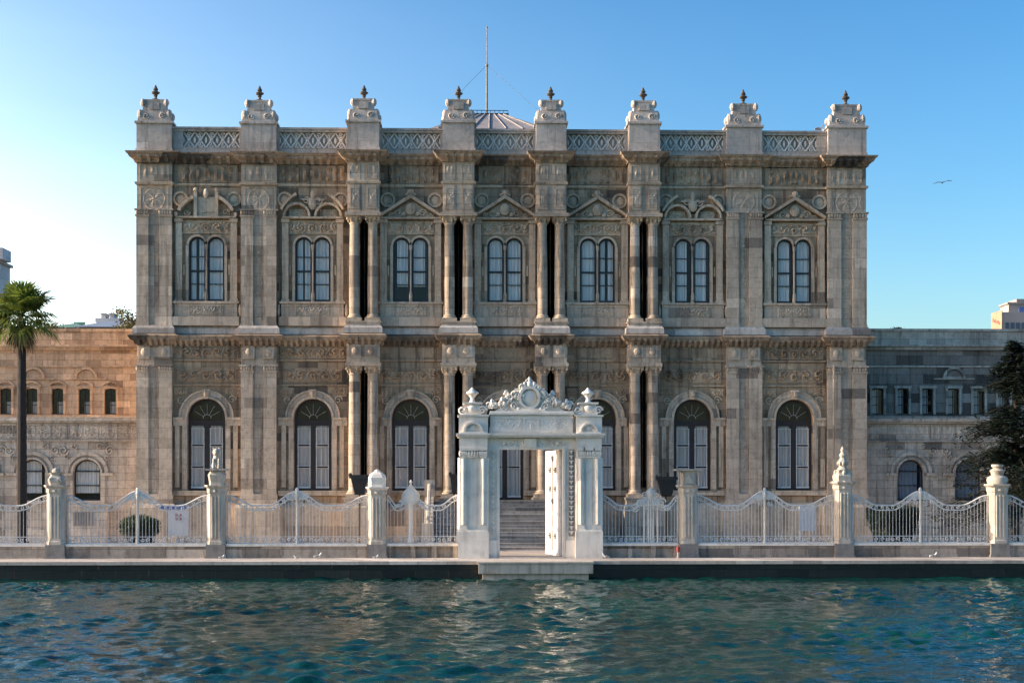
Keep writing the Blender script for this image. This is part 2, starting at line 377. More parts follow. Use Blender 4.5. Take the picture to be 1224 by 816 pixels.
# ------------------------------------------------------------------ carved relief as a real height field
def relief(mb, x0, x1, z0, z1, y, amp, kind='scroll', res=0.055, seed=0):
    nx = max(6, int((x1-x0)/res)); nz = max(5, int((z1-z0)/res))
    xs = np.linspace(x0, x1, nx+1); zs = np.linspace(z0, z1, nz+1)
    X, Z = np.meshgrid(xs, zs); H = z1-z0; cx = (x0+x1)/2; cz = (z0+z1)/2
    u = np.abs(X-cx); v = Z-cz
    if kind == 'scroll':
        per = H*0.95; k = np.floor((u+per*0.5)/per); du = u-k*per; s = np.where(k % 2 == 0, 1, -1)
        r = np.hypot(du, v)/(H*0.5); th = np.arctan2(v*s, du)
        h = np.clip(np.sin(2*th + 9*r + seed) * 1.6, 0, 1) * np.clip(1.25-r, 0, 1)
        h = np.maximum(h, np.clip(1-r*4, 0, 1))
        h = np.maximum(h, 0.8*np.clip(1-np.abs(v - 0.36*H*np.sin(u/per*math.pi+0.6))/(0.07*H), 0, 1))
    elif kind == 'flutes':
        h = np.clip(np.sin(u*2*math.pi/0.42 + seed)*2, 0, 1)*(0.55+0.45*np.sin(v*9+u*3+seed)) 
        h = h*np.clip((H*0.44-np.abs(v))/(0.06*H), 0, 1)
    else:   # leafy rosettes
        per = H*1.1; k = np.round(u/per); du = u-k*per; r = np.hypot(du, v)/(H*0.5); th = np.arctan2(v, du)
        h = np.clip(0.6+0.6*np.cos(6*th+3*r+k), 0, 1)*np.clip(1.1-r, 0, 1); h = np.maximum(h, np.clip(1-3.5*r, 0, 1))
        h = np.maximum(h, 0.7*np.clip(1-np.abs(r-0.95)/0.1, 0, 1))
    rs = np.random.RandomState(seed+11); h = h*(0.75+0.25*rs.rand(*h.shape))
    h[0,:] = 0; h[-1,:] = 0; h[:,0] = 0; h[:,-1] = 0
    V = [(float(X[j,i]), float(y-amp*h[j,i]), float(Z[j,i])) for j in range(nz+1) for i in range(nx+1)]
    F = [(j*(nx+1)+i, j*(nx+1)+i+1, (j+1)*(nx+1)+i+1, (j+1)*(nx+1)+i) for j in range(nz) for i in range(nx)]
    # thin rim behind the field
    mb.add(V, F)
    f = 0.04
    mb.box(x0-f, x1+f, y-0.035, y+0.03, z0-f, z0); mb.box(x0-f, x1+f, y-0.035, y+0.03, z1, z1+f)
    mb.box(x0-f, x0, y-0.033, y+0.03, z0, z1); mb.box(x1, x1+f, y-0.033, y+0.03, z0, z1)

# ------------------------------------------------------------------ ground, quay, water
EX = 70
g = MB().box(-1500, 1500, -13.0, 2500, GZ-1.5, GZ-0.004).build('ground', M['soil']); tag(g, kind='structure')
q = MB().box(-EX*2, EX*2, -17.3, -13.0, GZ-0.16, GZ).build('quay', M['paving']); tag(q, kind='structure')
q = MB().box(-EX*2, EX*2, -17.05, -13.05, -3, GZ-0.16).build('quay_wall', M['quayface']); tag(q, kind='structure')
lx0, lx1 = PX(572, -18.4), PX(709, -18.4)
ld = MB().box(lx0, lx1, -18.4, -17.302, GZ-0.54, GZ-0.05).box(lx0-0.05, lx1+0.05, -18.47, -17.303, GZ-0.049, GZ+0.02).box(lx0+.2, lx1-.2, -18.2, -17.06, -3, GZ-0.541)
tag(ld.build('landing_step', M['post']), 'pale stone landing block jutting over the water before the white gate', 'landing step')
tr = MB().box(-EX*2, EX*2, -12.95, 0.5, GZ-0.004, GZ+0.004).build('terrace', M['paving']); tag(tr, kind='structure')

def make_water():
    def axis(a, b, step, far):
        c = list(np.arange(a, b+1e-6, step)); s_ = step; x = b
        r_ = []
        while x < far: s_ *= 1.35; x += s_; r_.append(x)
        s_ = step; x = a; l = []
        while x > -far: s_ *= 1.35; x -= s_; l.append(x)
        return np.array(l[::-1] + c + r_)
    xs = axis(-34, 32, 0.13, 2500)
    yy = list(np.arange(-17.0, -56, -0.11)); s_ = 0.11; y = yy[-1]
    while y > -2500: s_ *= 1.3; y -= s_; yy.append(y)
    ys = np.array(yy[::-1])
    X, Y = np.meshgrid(xs, ys); Z = np.zeros_like(X); rs = np.random.RandomState(3)
    damp = np.clip(1-(np.abs(X)-34)/40, 0, 1)*np.clip(1-(-Y-56)/40, 0, 1)
    for i in range(90):
        L = 0.42*(1.017**i); a = rs.normal(math.pi/2+0.15, 0.95); k = 2*math.pi/L
        ph = rs.uniform(0, 6.28); wv = np.sin(k*(X*math.cos(a)+Y*math.sin(a))+ph + 0.6*np.sin(0.23*X+0.31*Y+i))
        Z += 0.0047*L*wv
    gust = 0.95 + 0.22*np.sin(.21*X+.33*Y+1.0) + 0.2*np.sin(-.13*X+.41*Y+2.2) + 0.15*np.sin(.47*X-.2*Y)
    Z = Z*gust; Z = (Z + 1.2*np.clip(Z, 0, 1)**2)*damp
    m = MB(); nx = len(xs); ny = len(ys)
    V = np.stack([X, Y, Z], -1).reshape(-1, 3)
    idx = np.arange(nx*ny).reshape(ny, nx)
    F = np.stack([idx[:-1,:-1], idx[:-1,1:], idx[1:,1:], idx[1:,:-1]], -1).reshape(-1, 4)
    me = bpy.data.meshes.new('water'); me.from_pydata(V.tolist(), [], F.tolist()); me.materials.append(M['water'])
    me.polygons.foreach_set('use_smooth', [True]*len(me.polygons)); me.update()
    o = bpy.data.objects.new('water', me); COL.objects.link(o); tag(o, kind='structure')
make_water()

# ------------------------------------------------------------------ shared shapes
def arch(cx, hw, zb, zs, n=14):
    return [(cx-hw, zb), (cx+hw, zb)] + [(cx+hw*math.cos(math.pi*i/n), zs+hw*math.sin(math.pi*i/n)) for i in range(n+1)]
def seg_arch(cx, hw, zb, zt, rise, n=8):
    return [(cx-hw, zb), (cx+hw, zb)] + [(cx+hw-2*hw*i/n, zt-rise+rise*math.sin(math.pi*i/n)) for i in range(n+1)]
def rect(x0, x1, z0, z1): return [(x0, z0), (x1, z0), (x1, z1), (x0, z1)]
def arch_window(parent, cx, hw, zb, zs, y, frame, curtain, cols=1, rows=(), t=0.06, mull=0.05, fan=None, blind=0.0):
    """frame mesh 'window' with children pane and curtain; y = front of the frame"""
    f = MB(); out = arch(cx, hw, zb, zs, 14); inn = arch(cx, hw-t, zb+t*1.3, zs, 14)
    f.prism(out, y, y+0.12, True, [inn], back=True)
    for c in range(1, cols):
        x = cx-hw+2*hw*c/cols; f.box(x-mull, x+mull, y-0.012, y+0.10, zb+t, (fan if fan else zs+hw-t*1.2))
    for (z, th) in rows: f.box(cx-hw+t*0.5, cx+hw-t*0.5, y+0.008, y+0.09, z-th, z+th)
    w_ = f.build('window', frame, parent)
    MB().prism(arch(cx, hw-t*0.6, zb+t*0.6, zs, 14), y+0.05, y+0.06, True, back=True).build('pane', M['glass'], w_)
    # folded curtain
    cz1 = (fan if fan else zs+hw); x0, x1 = cx-hw+0.01, cx+hw-0.01
    n = int((x1-x0)/0.035); c = MB(); V = []; F = []
    gap = 0.0 if cols == 1 else 0.05
    for i in range(n+1):
        x = x0+(x1-x0)*i/n; d = y+0.11+0.03*math.sin(i*0.9+cx)+0.02*math.sin(i*2.3)
        V += [(x, d, zb+blind), (x, d, cz1)]
    gr = random.Random(int(cx*100)+int(zb*10)); gap_c = n*(.5 if cols > 1 else gr.choice((.15, .5, .85))); gap_w = gr.choice((0, 0, .03, .06, .10))*n
    for i in range(n):
        if abs(i+.5-gap_c) < gap_w: continue
        F.append((2*i, 2*i+2, 2*i+3, 2*i+1))
    c.add(V, F); c.build('curtain', curtain, w_, smooth=True)
    return w_
def column(parent, cx, cy, z0, z1, r, ch=0.45, bh=0.5, sq=None):
    sq = sq or r*1.45
    s = MB(); s.lathe(cx, cy, [(r, z0+bh), (r*1.01, z0+bh+(z1-z0)*0.3), (r*0.87, z1-ch)], 18)
    c = s.build('column', M['column'], parent, smooth=True)
    b = MB(); b.box(cx-sq, cx+sq, cy-sq, cy+sq, z0, z0+bh*0.5)
    b.lathe(cx, cy, [(r*1.38, z0+bh*0.5), (r*1.42, z0+bh*0.62), (r*1.15, z0+bh*0.74), (r*1.22, z0+bh*0.85), (r*1.02, z0+bh+0.02)], 18)
    b.build('base', M['trim'], c, smooth=True)
    k = MB(); k.lathe(cx, cy, [(r*0.95, z1-ch-0.02), (r*1.0, z1-ch+0.04), (r*0.92, z1-ch+0.08), (r*1.02, z1-ch*0.5), (r*1.4, z1-0.1)], 16)
    k.box(cx-sq*0.95, cx+sq*0.95, cy-sq*0.95, cy+sq*0.95, z1-0.1, z1)
    for i in range(8):
        a = math.pi/4*i+0.39
        for rr, zz, q_ in ((1.12, 0.62, .07), (1.28, 0.30, .08)): k.ball((cx+r*rr*math.cos(a), cy+r*rr*math.sin(a), z1-ch*zz), q_, q_, 0.09, 6, 4)
    for sx_ in (-1, 1):
        for sy_ in (-1, 1): k.ball((cx+sx_*sq*0.8, cy+sy_*sq*0.8, z1-0.17), .09, .09, .1, 6, 4)
    k.build('capital', M['trim'], c, smooth=True)
    return c

# ------------------------------------------------------------------ the palace
pal = thing('palace', (0, 0, GZ), 'large two storey brown stone palace with paired columns and pierced roof parapet', 'palace')
PR = [  # piers: (px0, px1, projection, kind)
    (163, 205, .40, 'E'), (288, 330, .40, 'E'), (415, 453, 1.05, 'C'), (529, 567, 1.05, 'C'),
    (641, 677, 1.05, 'C'), (752, 789, 1.05, 'C'), (869, 911, .40, 'E'), (990, 1036, .40, 'E')]
piers = [(PX(a, -p), PX(b, -p), p, k) for a, b, p, k in PR]
bays = [PX(c, 0) for c in (247, 374, 491, 603.5, 714, 827.5, 949)]
XL, XR = piers[0][0], piers[-1][1]
DEP = 24.0
def plan(extra=0.0, endproj=None):
    pts = [(XL, DEP)]
    for i, (a, b, p, k) in enumerate(piers):
        if i > 0: pts += [(a, 0)]
        pts += [(a, -p), (b, -p)]
        if i < len(piers)-1: pts += [(b, 0)]
    pts += [(XR, DEP)]
    return pts
zc0, zc1 = zf(198), zf(188)
z_top = zf(188)
# main wall, bay by bay with real openings
LW = 22/20.0; UW = 0.50; US = 0.55
zlb, zls = zf(586), zf(499); zub, zus = zf(361.5), zf(294.5)
wall = MB()
edges = [XL] + [(piers[i][0]+piers[i][1])/2 for i in range(1, 7)] + [XR]
Z0, ZM, ZT = GZ, zf(402), zf(190)
for i, cx in enumerate(bays):
    x0 = edges[i]; x1 = edges[i+1]
    lh = [arch(cx, LW, zlb, zls)]
    if i == 3: lh = [arch(cx, LW, zf(597), zls)]
    if 2 <= i <= 5: lh.append(rect(x0+0.002, x0+0.22, zf(582), zf(440)))
    if 1 <= i <= 4: lh.append(rect(x1-0.22, x1-0.002, zf(582), zf(440)))
    wall.prism(rect(x0, x1, Z0, ZM), 0, 0.75, False, lh)
    uh = [arch(cx-US, UW, zub, zus), arch(cx+US, UW, zub, zus)]
    if 2 <= i <= 5: uh.append(rect(x0+0.002, x0+0.27, zf(386), zf(262)))
    if 1 <= i <= 4: uh.append(rect(x1-0.27, x1-0.002, zf(386), zf(262)))
    wall.prism(rect(x0, x1, ZM, ZT), 0, 0.75, False, uh)
wall.box(XL, XL+0.6, 0.0, DEP, Z0, ZT); wall.box(XR-0.6, XR, 0.0, DEP, Z0, ZT); wall.box(XL, XR, DEP-0.6, DEP, Z0, ZT)
wall.build('wall', M['wall'], pal)
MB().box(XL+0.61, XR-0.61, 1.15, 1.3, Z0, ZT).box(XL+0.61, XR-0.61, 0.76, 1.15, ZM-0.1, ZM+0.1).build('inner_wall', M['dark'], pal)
# piers
for i, (a, b, p, k) in enumerate(piers):
    wd = b-a; pm = pc = MB(); pb_ = MB(); pe_ = MB()
    if k == 'E':
        pm.box(a, b, -p+0.15, 0.01, GZ, zf(197))
        for (za, zb_) in ((zf(398), zf(262)), (zf(598), zf(446))):
            for (xa, xb) in ((a-0.01, a+wd*0.34), (b-wd*0.36, b+0.01)):
                pm.box(xa, xb, -p, -p+0.16, za, zb_)
                pm.box(xa-0.06, xb+0.06, -p-0.08, -p+0.17, za, za+0.38)
                pm.box(xa-0.03, xb+0.03, -p-0.04, -p+0.17, za+0.381, za+0.52)
                pc.box(xa-0.05, xb+0.05, -p-0.07, -p+0.18, zb_, zb_+0.12)
                for q_ in range(5): pc.ball((xa+(xb-xa)*(q_+.5)/5, -p-0.05, zb_+0.24), .09, .08, .15, 6, 4)
                pc.box(xa-0.09, xb+0.09, -p-0.13, -p+0.19, zb_+0.36, zb_+0.45)
        # sunk strip with small carved patches
        mx = (a+b)/2
        for (za, zb_) in ((zf(384), zf(270)), (zf(584), zf(456))):
            nn_ = int((zb_-za)/.46)
            for q_ in range(nn_):
                if (q_*7+i*3) % 5 == 0: continue
                zz = za+(zb_-za)*(q_+.5)/nn_; relief(pc, mx-.17, mx+.17, zz-.19, zz+.19, -p+.149, .09, 'leaf', seed=q_)
        relief(pc, a+0.25, b-0.25, zf(254), zf(228), -p+0.149, .06, 'leaf', seed=i)
        relief(pc, a+0.2, b-0.2, zf(218), zf(201), -p+0.149, .06, 'flutes', seed=i)
        for sgn in (0, 1):
            xq = a+wd*(0.22+0.56*sgn)
            pc.box(xq-0.34, xq+0.34, -p+0.02, -p+0.152, zf(430), zf(414)); pc.lathe(xq, -p, [(0.0,0)], 3) if False else None
            pc.ball((xq, -p+0.02, zf(422)), 0.2, 0.1, 0.24, 8, 5)
        relief(pc, a+0.3, b-0.3, zf(458), zf(450), -p+0.149, .05, 'scroll', seed=i) if False else None
        pm.box(a-0.12, b+0.12, -p-0.14, 0.012, GZ, zf(598))
        pm.box(a-0.06, b+0.06, -p-0.07, 0.013, zf(598)+0.001, zf(590))
    else:
        # upper block above columns, mid entablature, pedestals
        pm.box(a, b, -p+0.02, 0.01, zf(259), zf(197)); 
        for (xa, xb) in ((a+0.02, a+wd*0.45), (b-wd*0.45, b-0.02)):
            pc.box(xa+.08, xb-.08, -p-0.03, -p+0.021, zf(254), zf(226)); relief(pc, xa+.2, xb-.2, zf(250), zf(230), -p-0.031, .05, 'leaf', seed=i)
            relief(pc, xa+.14, xb-.14, zf(218), zf(202), -p+0.019, .05, 'flutes', seed=i+3)
        pc.box(a-0.06, b+0.06, -p-0.05, 0.012, zf(224), zf(221)); pc.box(a-0.14, b+0.14, -p-0.14, 0.014, zf(262), zf(258))
        pe_.box(a-0.04, b+0.04, -p-0.03, 0.01, zf(436), zf(402)-0.4)
        for sgn in (-1, 1):
            xq = (a+b)/2+sgn*wd*0.25
            pe_.box(xq-0.36, xq+0.36, -p-0.09, -p-0.029, zf(429), zf(414)); pe_.ball((xq, -p-0.1, zf(421.5)), 0.2, 0.08, 0.22, 8, 5)
        pe_.box(a-0.12, b+0.12, -p-0.12, 0.013, zf(439), zf(435))
        pb_.box(a-0.18, b+0.18, -p-0.2, 0.01, GZ, zf(597)); pb_.box(a-0.24, b+0.24, -p-0.27, 0.011, zf(597), zf(594))
        pe_.box(a-0.06, b+0.06, -p-0.06, 0.01, zf(402)+0.01, zf(388)); pe_.box(a-0.12, b+0.12, -p-0.12, 0.011, zf(388), zf(386))
    pm.build('pier', M['pier'], pal)
    if pb_.v: pb_.build('pedestal', M['pier'], pal); pe_.build('entablature', M['pier'], pal)
for i, (a, b, p, k) in enumerate(piers):
    if k != 'C': continue
    for sgn in (-1, 1):
        xq = (a+b)/2 + sgn*(b-a)*0.29
        column(pal, xq, -p+0.45, zf(594), zf(439), 0.35, 0.5, 0.42)
        column(pal, xq, -p+0.45, zf(386), zf(262), 0.31, 0.45, 0.40)
# wall mouldings following the plan
PL = plan()
mo = MB()
mo.sweep(PL, [(0.0, zf(224.5)), (0.07, zf(224)), (0.10, zf(221.5)), (0.0, zf(221))])
mo.sweep(PL, [(0.0, GZ), (0.30, GZ), (0.30, zf(606)), (0.22, zf(603)), (0.12, zf(601)), (0.0, zf(600))])
mo.build('moulding', M['trim'], pal)
co = MB()
co.sweep(PL, [(0.0, zf(198)), (0.10, zf(198)), (0.12, zf(195.5)), (0.36, zf(192.5)), (0.42, zf(190)), (0.52, zf(188.5)), (0.56, zf(186.5)), (0.0, zf(185))])
co.sweep(PL, [(0.0, zf(413)), (0.10, zf(412.5)), (0.14, zf(409.5)), (0.30, zf(408)), (0.40, zf(405)), (0.46, zf(403)), (0.30, zf(401.5)), (0.0, zf(400.5))])
st = MB(); st.sweep(PL, [(0.0, zf(400.4)), (0.22, zf(400.4)), (0.20, zf(394)), (0.08, zf(391)), (0.0, zf(390.5))]); st.build('plinth_course', M['parapet'], pal)
br = co
def along(mb, step, f, z0, z1, d0, d1, hw):
    for (ax, ay), (bx, by) in zip(PL[:-1], PL[1:]):
        L = math.hypot(bx-ax, by-ay)
        if abs(bx-ax) < 0.2 or L < 0.2: continue
        n = max(1, int(L/step))
        for k_ in range(n):
            x = ax+(bx-ax)*(k_+.5)/n
            f(mb, x, ay, z0, z1, d0, d1, hw)
def bracket(mb, x, y, z0, z1, d0, d1, hw):
    mb.add([(x-hw,y-d0,z0),(x+hw,y-d0,z0),(x-hw,y-d1,z1-0.12),(x+hw,y-d1,z1-0.12),(x-hw,y-d1,z1),(x+hw,y-d1,z1),(x-hw,y,z1),(x+hw,y,z1),(x-hw,y,z0),(x+hw,y,z0)],
           [(0,1,3,2),(2,3,5,4),(4,5,7,6),(6,7,9,8),(8,9,1,0),(0,2,4,6,8),(1,9,7,5,3)])
along(br, 0.46, bracket, zf(198.5), zf(190.5), 0.14, 0.47, 0.10)
along(br, 0.34, bracket, zf(414.5), zf(406), 0.12, 0.42, 0.085)
co.build('cornice', M['cornice'], pal)
# bay dressings
def pediment(dr, cv, tr_, kind, cx, zb, zt, hw, y=-0.3):
    d = 0.14
    dr.box(cx-hw, cx+hw, y-0.04, 0.0, zb-0.1, zb)
    if kind == 'tri':
        for s_ in (-1, 1):
            tr_.prism([(cx+s_*(hw+0.05), zb+0.01), (cx+s_*(hw+0.05), zb+0.16), (cx, zt+0.05), (cx, zt-0.18)], y-0.16, 0.0, True, back=True)
        dr.prism([(cx-hw+.3, zb), (cx+hw-.3, zb), (cx, zt-0.22)], -0.12, 0.0)
        cv.ball((cx, -0.22, zb+0.5), .33, .15, .38, 10, 6)
        for s_ in (-1, 1):
            cv.scroll(cx+s_*0.72, -0.2, zb+0.26, .24, 1.4, s_, 0, .05); cv.scroll(cx+s_*1.2, -0.2, zb+0.16, .14, 1.2, -s_, 0, .04)
            cv.ball((cx+s_*.4, -.2, zb+.2), .16, .1, .16, 6, 4)
        cv.ball((cx, -0.34, zt+0.16), .2, .14, .2, 8, 5); cv.ball((cx-.22, -0.3, zt+0.05), .12, .1, .1, 6, 4); cv.ball((cx+.22, -0.3, zt+0.05), .12, .1, .1, 6, 4)
    elif kind == 'broken':
        R_ = hw*1.05
        for s_ in (-1, 1):
            a0, a1 = (R(28), R(66)) if s_ > 0 else (R(114), R(152))
            tr_.ring(cx, zt-R_*0.97, R_-0.16, R_+0.02, y-0.16, 0.0, a0, a1, 10)
            tr_.box(cx+s_*hw*0.98-.08, cx+s_*hw*0.98+.08, y-.1, 0, zb, zb+.22)
        dr.box(cx-0.5, cx+0.55, -0.16, 0.0, zb, zt-0.15); cv.box(cx-0.36, cx+0.36, -.22, -.1, zb+.25, zb+.32)
        for s_ in (-1, 1):
            dr.box(cx+s_*0.62-.1, cx+s_*0.62+.1, -0.28, 0.0, zb, zt+.15); cv.ball((cx+s_*.62, -.25, zt+.26), .12, .1, .16, 6, 4)
            cv.scroll(cx+s_*1.15, -.12, zb+.25, .2, 1.3, s_, 0, .05)
        cv.ball((cx, -.25, zt+.05), .16, .12, .3, 8, 5)
    else:  # twin arches with a crowning cartouche inside a broken curved pediment
        R_ = hw*1.15
        for s_ in (-1, 1):
            a0, a1 = (R(26), R(62)) if s_ > 0 else (R(118), R(154))
            tr_.ring(cx, zt-R_*.86, R_-.1, R_+.04, y-.2, 0.0, a0, a1, 10)
        for s_ in (-1, 1):
            tr_.ring(cx+s_*hw*0.52, zb+0.02, hw*0.46-0.13, hw*0.46, y-0.1, 0.0, 0, math.pi, 12)
            relief(cv, cx+s_*hw*0.52-.45, cx+s_*hw*0.52+.45, zb+.06, zb+.42, -0.02, .1, 'leaf')
            cv.scroll(cx+s_*.35, -.26, zb+.95, .24, 1.4, -s_, 0, .05)
        cv.ball((cx, -.24, zb+.75), .28, .16, .36, 10, 6); cv.ball((cx, -.26, zb+1.25), .12, .1, .34, 6, 5)
        dr.box(cx-.7, cx+.7, -.3, 0, zb+.98, zb+1.06)
kinds = ['broken', 'twin', 'tri', 'tri', 'tri', 'twin', 'tri']
for i, cx in enumerate(bays):
    ins0 = piers[i][1]+0.05; ins1 = piers[i+1][0]-0.05
    dr = MB(); cv = MB(); tr_ = MB(); ped = MB(); fz = MB(); rnd = [MB(), MB()]; arc = MB(); arc2 = MB(); fz2 = MB()
    # frieze under the cornice
    relief(fz, ins0+.25, ins1-.25, zf(220), zf(200.5), -0.03, .22, 'flutes', seed=i)
    # roundels
    for s_ in (-1, 1):
        rx = cx+s_*1.74
        rx = min(max(rx, ins0+.42), ins1-.42)
        q_ = rnd[(s_+1)//2]; q_.ring(rx, zf(240), .32, .45, -.16, 0, 0, 2*math.pi, 20); q_.ball((rx, 0.0, zf(240)), .32, .1, .32, 12, 6)
    pediment(ped, cv, ped, kinds[i], cx, zf(261), zf(235), 1.78)
    relief(arc, cx-1.35, cx+1.35, zf(280), zf(266), -0.03, .22, 'scroll', seed=i*2)
    # surrounds: pilaster strips, hood over twin arches, slim centre colonnette
    for s_ in (-1, 1):
        arc.box(cx+s_*1.62-.19, cx+s_*1.62+.19, -.2, 0, zf(363), zf(268)); arc.box(cx+s_*1.62-.24, cx+s_*1.62+.24, -.27, 0.0, zf(268), zf(263.5))
        arc.box(cx+s_*1.62-.24, cx+s_*1.62+.24, -.25, 0.0, zf(363), zf(359)); 
        arc.ring(cx+s_*US, zus, UW+.0, UW+.12, -.13, 0.0, 0.04, math.pi-.04, 16)
        arc.box(cx+s_*(US+UW+.09)-.08, cx+s_*(US+UW+.09)+.08, -.1, 0, zub, zus-.01)
        arc.box(cx+s_*1.33-.05, cx+s_*1.33+.05, -.08, 0, zf(330), zf(318))
    arc.lathe(cx, -.05, [(.10, zub), (.10, zub+.25), (.055, zub+.35), (.05, zus-.3), (.09, zus-.15), (.10, zus+.05)], 10)
    arc.ball((cx, -.12, zub+.35), .11, .1, .3, 7, 5)
    # apron
    arc2.box(cx-1.85, cx+1.85, -.26, 0, zf(380), zf(364.2)); arc2.box(cx-1.95, cx+1.95, -.36, 0, zf(364.2), zf(361.8))
    relief(arc2, cx-0.95, cx+0.95, zf(377), zf(367.5), -.262, .12, 'leaf', seed=i)
    arc2.box(cx-1.98, cx+1.98, -.38, 0, zf(390.6), zf(380))
    for s_ in (-1, 1): arc2.ball((cx+s_*2.0, -.2, zf(372)), .1, .15, .4, 6, 5)
    # lower storey: frieze, string, tablet, archivolt, imposts, jambs
    if i in (0, 1, 6): relief(fz2, ins0+.2, ins1-.2, zf(428), zf(415), -0.03, .22, 'scroll', seed=i)
    else: fz2.box(ins0+.5, ins1-.5, -.03, 0, zf(427), zf(415))
    fz2.box(ins0, ins1, -.10, 0, zf(432), zf(430)); fz2.box(ins0, ins1, -.09, 0, zf(461.5), zf(460))
    relief(fz2, cx-1.7, cx+1.7, zf(456), zf(441), -.03, .2, 'scroll', seed=i+5)
    tr_.ring(cx, zls, LW+.02, LW+.16, -.22, 0.0, 0, math.pi, 24); dr.ring(cx, zls, LW+.18, LW+.42, -.14, 0.0, 0, math.pi, 24); tr_.ring(cx, zls, LW+.43, LW+.52, -.2, 0.0, 0, math.pi, 24)
    tr_.prism([(cx-.14, zls+LW), (cx+.14, zls+LW), (cx+.22, zls+LW+.55), (cx-.22, zls+LW+.55)], -.32, 0); tr_.ball((cx, -.34, zls+LW+.3), .13, .1, .2, 7, 5)
    for s_ in (-1, 1):
        xa, xb = cx+s_*(LW+.04), (cx+s_*(LW+.95))
        xb = min(max(xb, ins0), ins1)
        tr_.box(xa, xb, -.26, 0, zls-.14, zls+.0); dr.box(xa, xb, -.18, 0, zls-.5, zls-.14)
        dr.box(xa, cx+s_*(LW+.32), -.14, 0, zlb+.02, zls-.5)
        tr_.box(cx+s_*(LW+.62)-.13, cx+s_*(LW+.62)+.13, -.12, 0, zlb+.2, zls-.5)
        tr_.box(xa, xb, -.2, 0, zlb-.3, zlb)
        tr_.scroll(cx+s_*1.5, -.03, zls+1.05, .26, 1.4, s_, 0, .05)
    for s_ in (-1, 1):
        xa, xb = sorted((cx+s_*1.15, min(max(cx+s_*2.3, ins0+.08), ins1-.08)))
        if xb-xa > .4: relief(fz2, xa, xb, zf(473), zf(464.5), -.03, .14, 'leaf', seed=i)
        xa, xb = sorted((cx+s_*1.88, min(max(cx+s_*2.4, ins0+.08), ins1-.08)))
        if xb-xa > .22:
            for q_ in range(5): relief(arc, xa, xb, zf(352-q_*15), zf(342-q_*15), -.02, .09, 'leaf', seed=q_)
    if i != 3: tr_.box(cx-LW-.3, cx+LW+.3, -.25, .05, zlb-.28, zlb)
    fz.build('frieze', M['carved'], pal); fz2.build('frieze', M['carved'], pal)
    for m_ in rnd: m_.build('roundel', M['trim'], pal)
    ped.add(cv.v, cv.f); ped.build('pediment', M['trim'], pal)
    so_ = arc.build('window_surround', M['trim'], pal); arc2.build('apron', M['pier'], so_)
    ao = tr_.build('archivolt', M['trim'], pal); dr.build('jamb', M['pier'], ao)
# windows
for i, cx in enumerate(bays):
    for s_ in (-1, 1):
        arch_window(pal, cx+s_*US, UW-.004, zub+.003, zus, .10, M['blue'], M['curtain'], 1, [(zf(325), .055), (zf(308), .025), (zf(340.5), .025)], t=.11, blind=.12 if i != 2 else .95)
    zb = zlb+.003 if i != 3 else zf(597)+.003
    w_ = arch_window(pal, cx, LW-.004, zb, zls, .16, M['wood'], M['curtain2'], 2, [(zf(505.5), .16), (zf(532), .055), (zf(558), .055)], t=.17, mull=.13, fan=zf(507), blind=.1)
    ex = MB()
    for s_ in (-1, 1):
        for q_ in (.19, .90): ex.box(cx+s_*q_-.022, cx+s_*q_+.022, .165, .23, zb+.15, zf(512))
        ex.box(cx+s_*.16, cx+s_*.95, .158, .24, zb+.14, zb+.24)
    for q_ in range(1, 6):
        a = math.pi*q_/6; ex.tube([(cx+.25*math.cos(a), .17, zls-.06+.25*math.sin(a)), (cx+.86*math.cos(a), .17, zls-.06+.86*math.sin(a))], .007, 4)
    ex.ring(cx, zls-.06, .23, .245, .165, .19, 0, math.pi, 10)
    for z_ in (zf(512), zf(533.5), zf(530.5), zf(559.5), zf(556.5)):
        for s_ in (-1, 1): ex.box(cx+s_*.16, cx+s_*.95, .155, .22, z_-.018, z_+.018)
    if False: ex.tube([(cx, .20, zls), (cx+.9*math.cos(a), .20, zls+.9*math.sin(a))], .02, 4)
    ex.build('glazing_bar', M['iron'], w_)
# parapet
pp = MB(); rails = MB()
zp0, zp1 = zf(184.9), zf(154.5)
for i in range(7):
    x0, x1 = piers[i][1]+.002, piers[i+1][0]-.002
    pp.box(x0, x1, -.02, .38, zp0, zf(179.6)); pp.box(x0, x1, -.06, .42, zf(159.5), zf(157)); pp.box(x0, x1, -.14, .5, zf(156.9), zf(154.5))
    pp.box(x0, x1, -.05, .40, zf(179.5), zf(178.5))
    sh = 1.5 if i in (0, 6) else 0.15
    xa, xb = x0+(sh if i == 0 else .15), x1-(sh if i == 6 else .15)
    if i == 0: xa, xb = x0+.6, x1-.15
    if i == 6: xa, xb = x0+.15, x1-.6
    pp.box(x0, xa, .0, .36, zf(178.5), zf(159.5)); pp.box(xb, x1, .0, .36, zf(178.5), zf(159.5))
    la = MB(); h = zf(159.5)-zf(178.5); n = max(4, round((xb-xa)/(h*.66))); st_ = (xb-xa)/n; zm = zf(169)
    for k in range(n+1):
        x = xa+k*st_
        if k < n:
            la.tube([(x, .15, zm-h*.5), (x+st_, .15, zm+h*.5)], .05, 5); la.tube([(x, .17, zm+h*.5), (x+st_, .17, zm-h*.5)], .05, 5)
            la.ball((x+st_/2, .13, zm), .10, .07, .10, 8, 5)
            for s_ in (-1, 1):
                la.scroll(x+st_/2, .13, zm+s_*h*.34, h*.13, 1.1, s_, 0, .032); la.ball((x+st_*.5, .14, zm+s_*h*.2), .05, .05, .06, 6, 4)
        la.ball((x, .17, zm), .07, .06, .2, 6, 4)
    lo_ = la.build('parapet_panel', M['lattice'], pal); MB().box(xa+.001, xb-.001, .27, .33, zf(178.5), zf(159.5)).build('backing', M['parapet'], lo_)
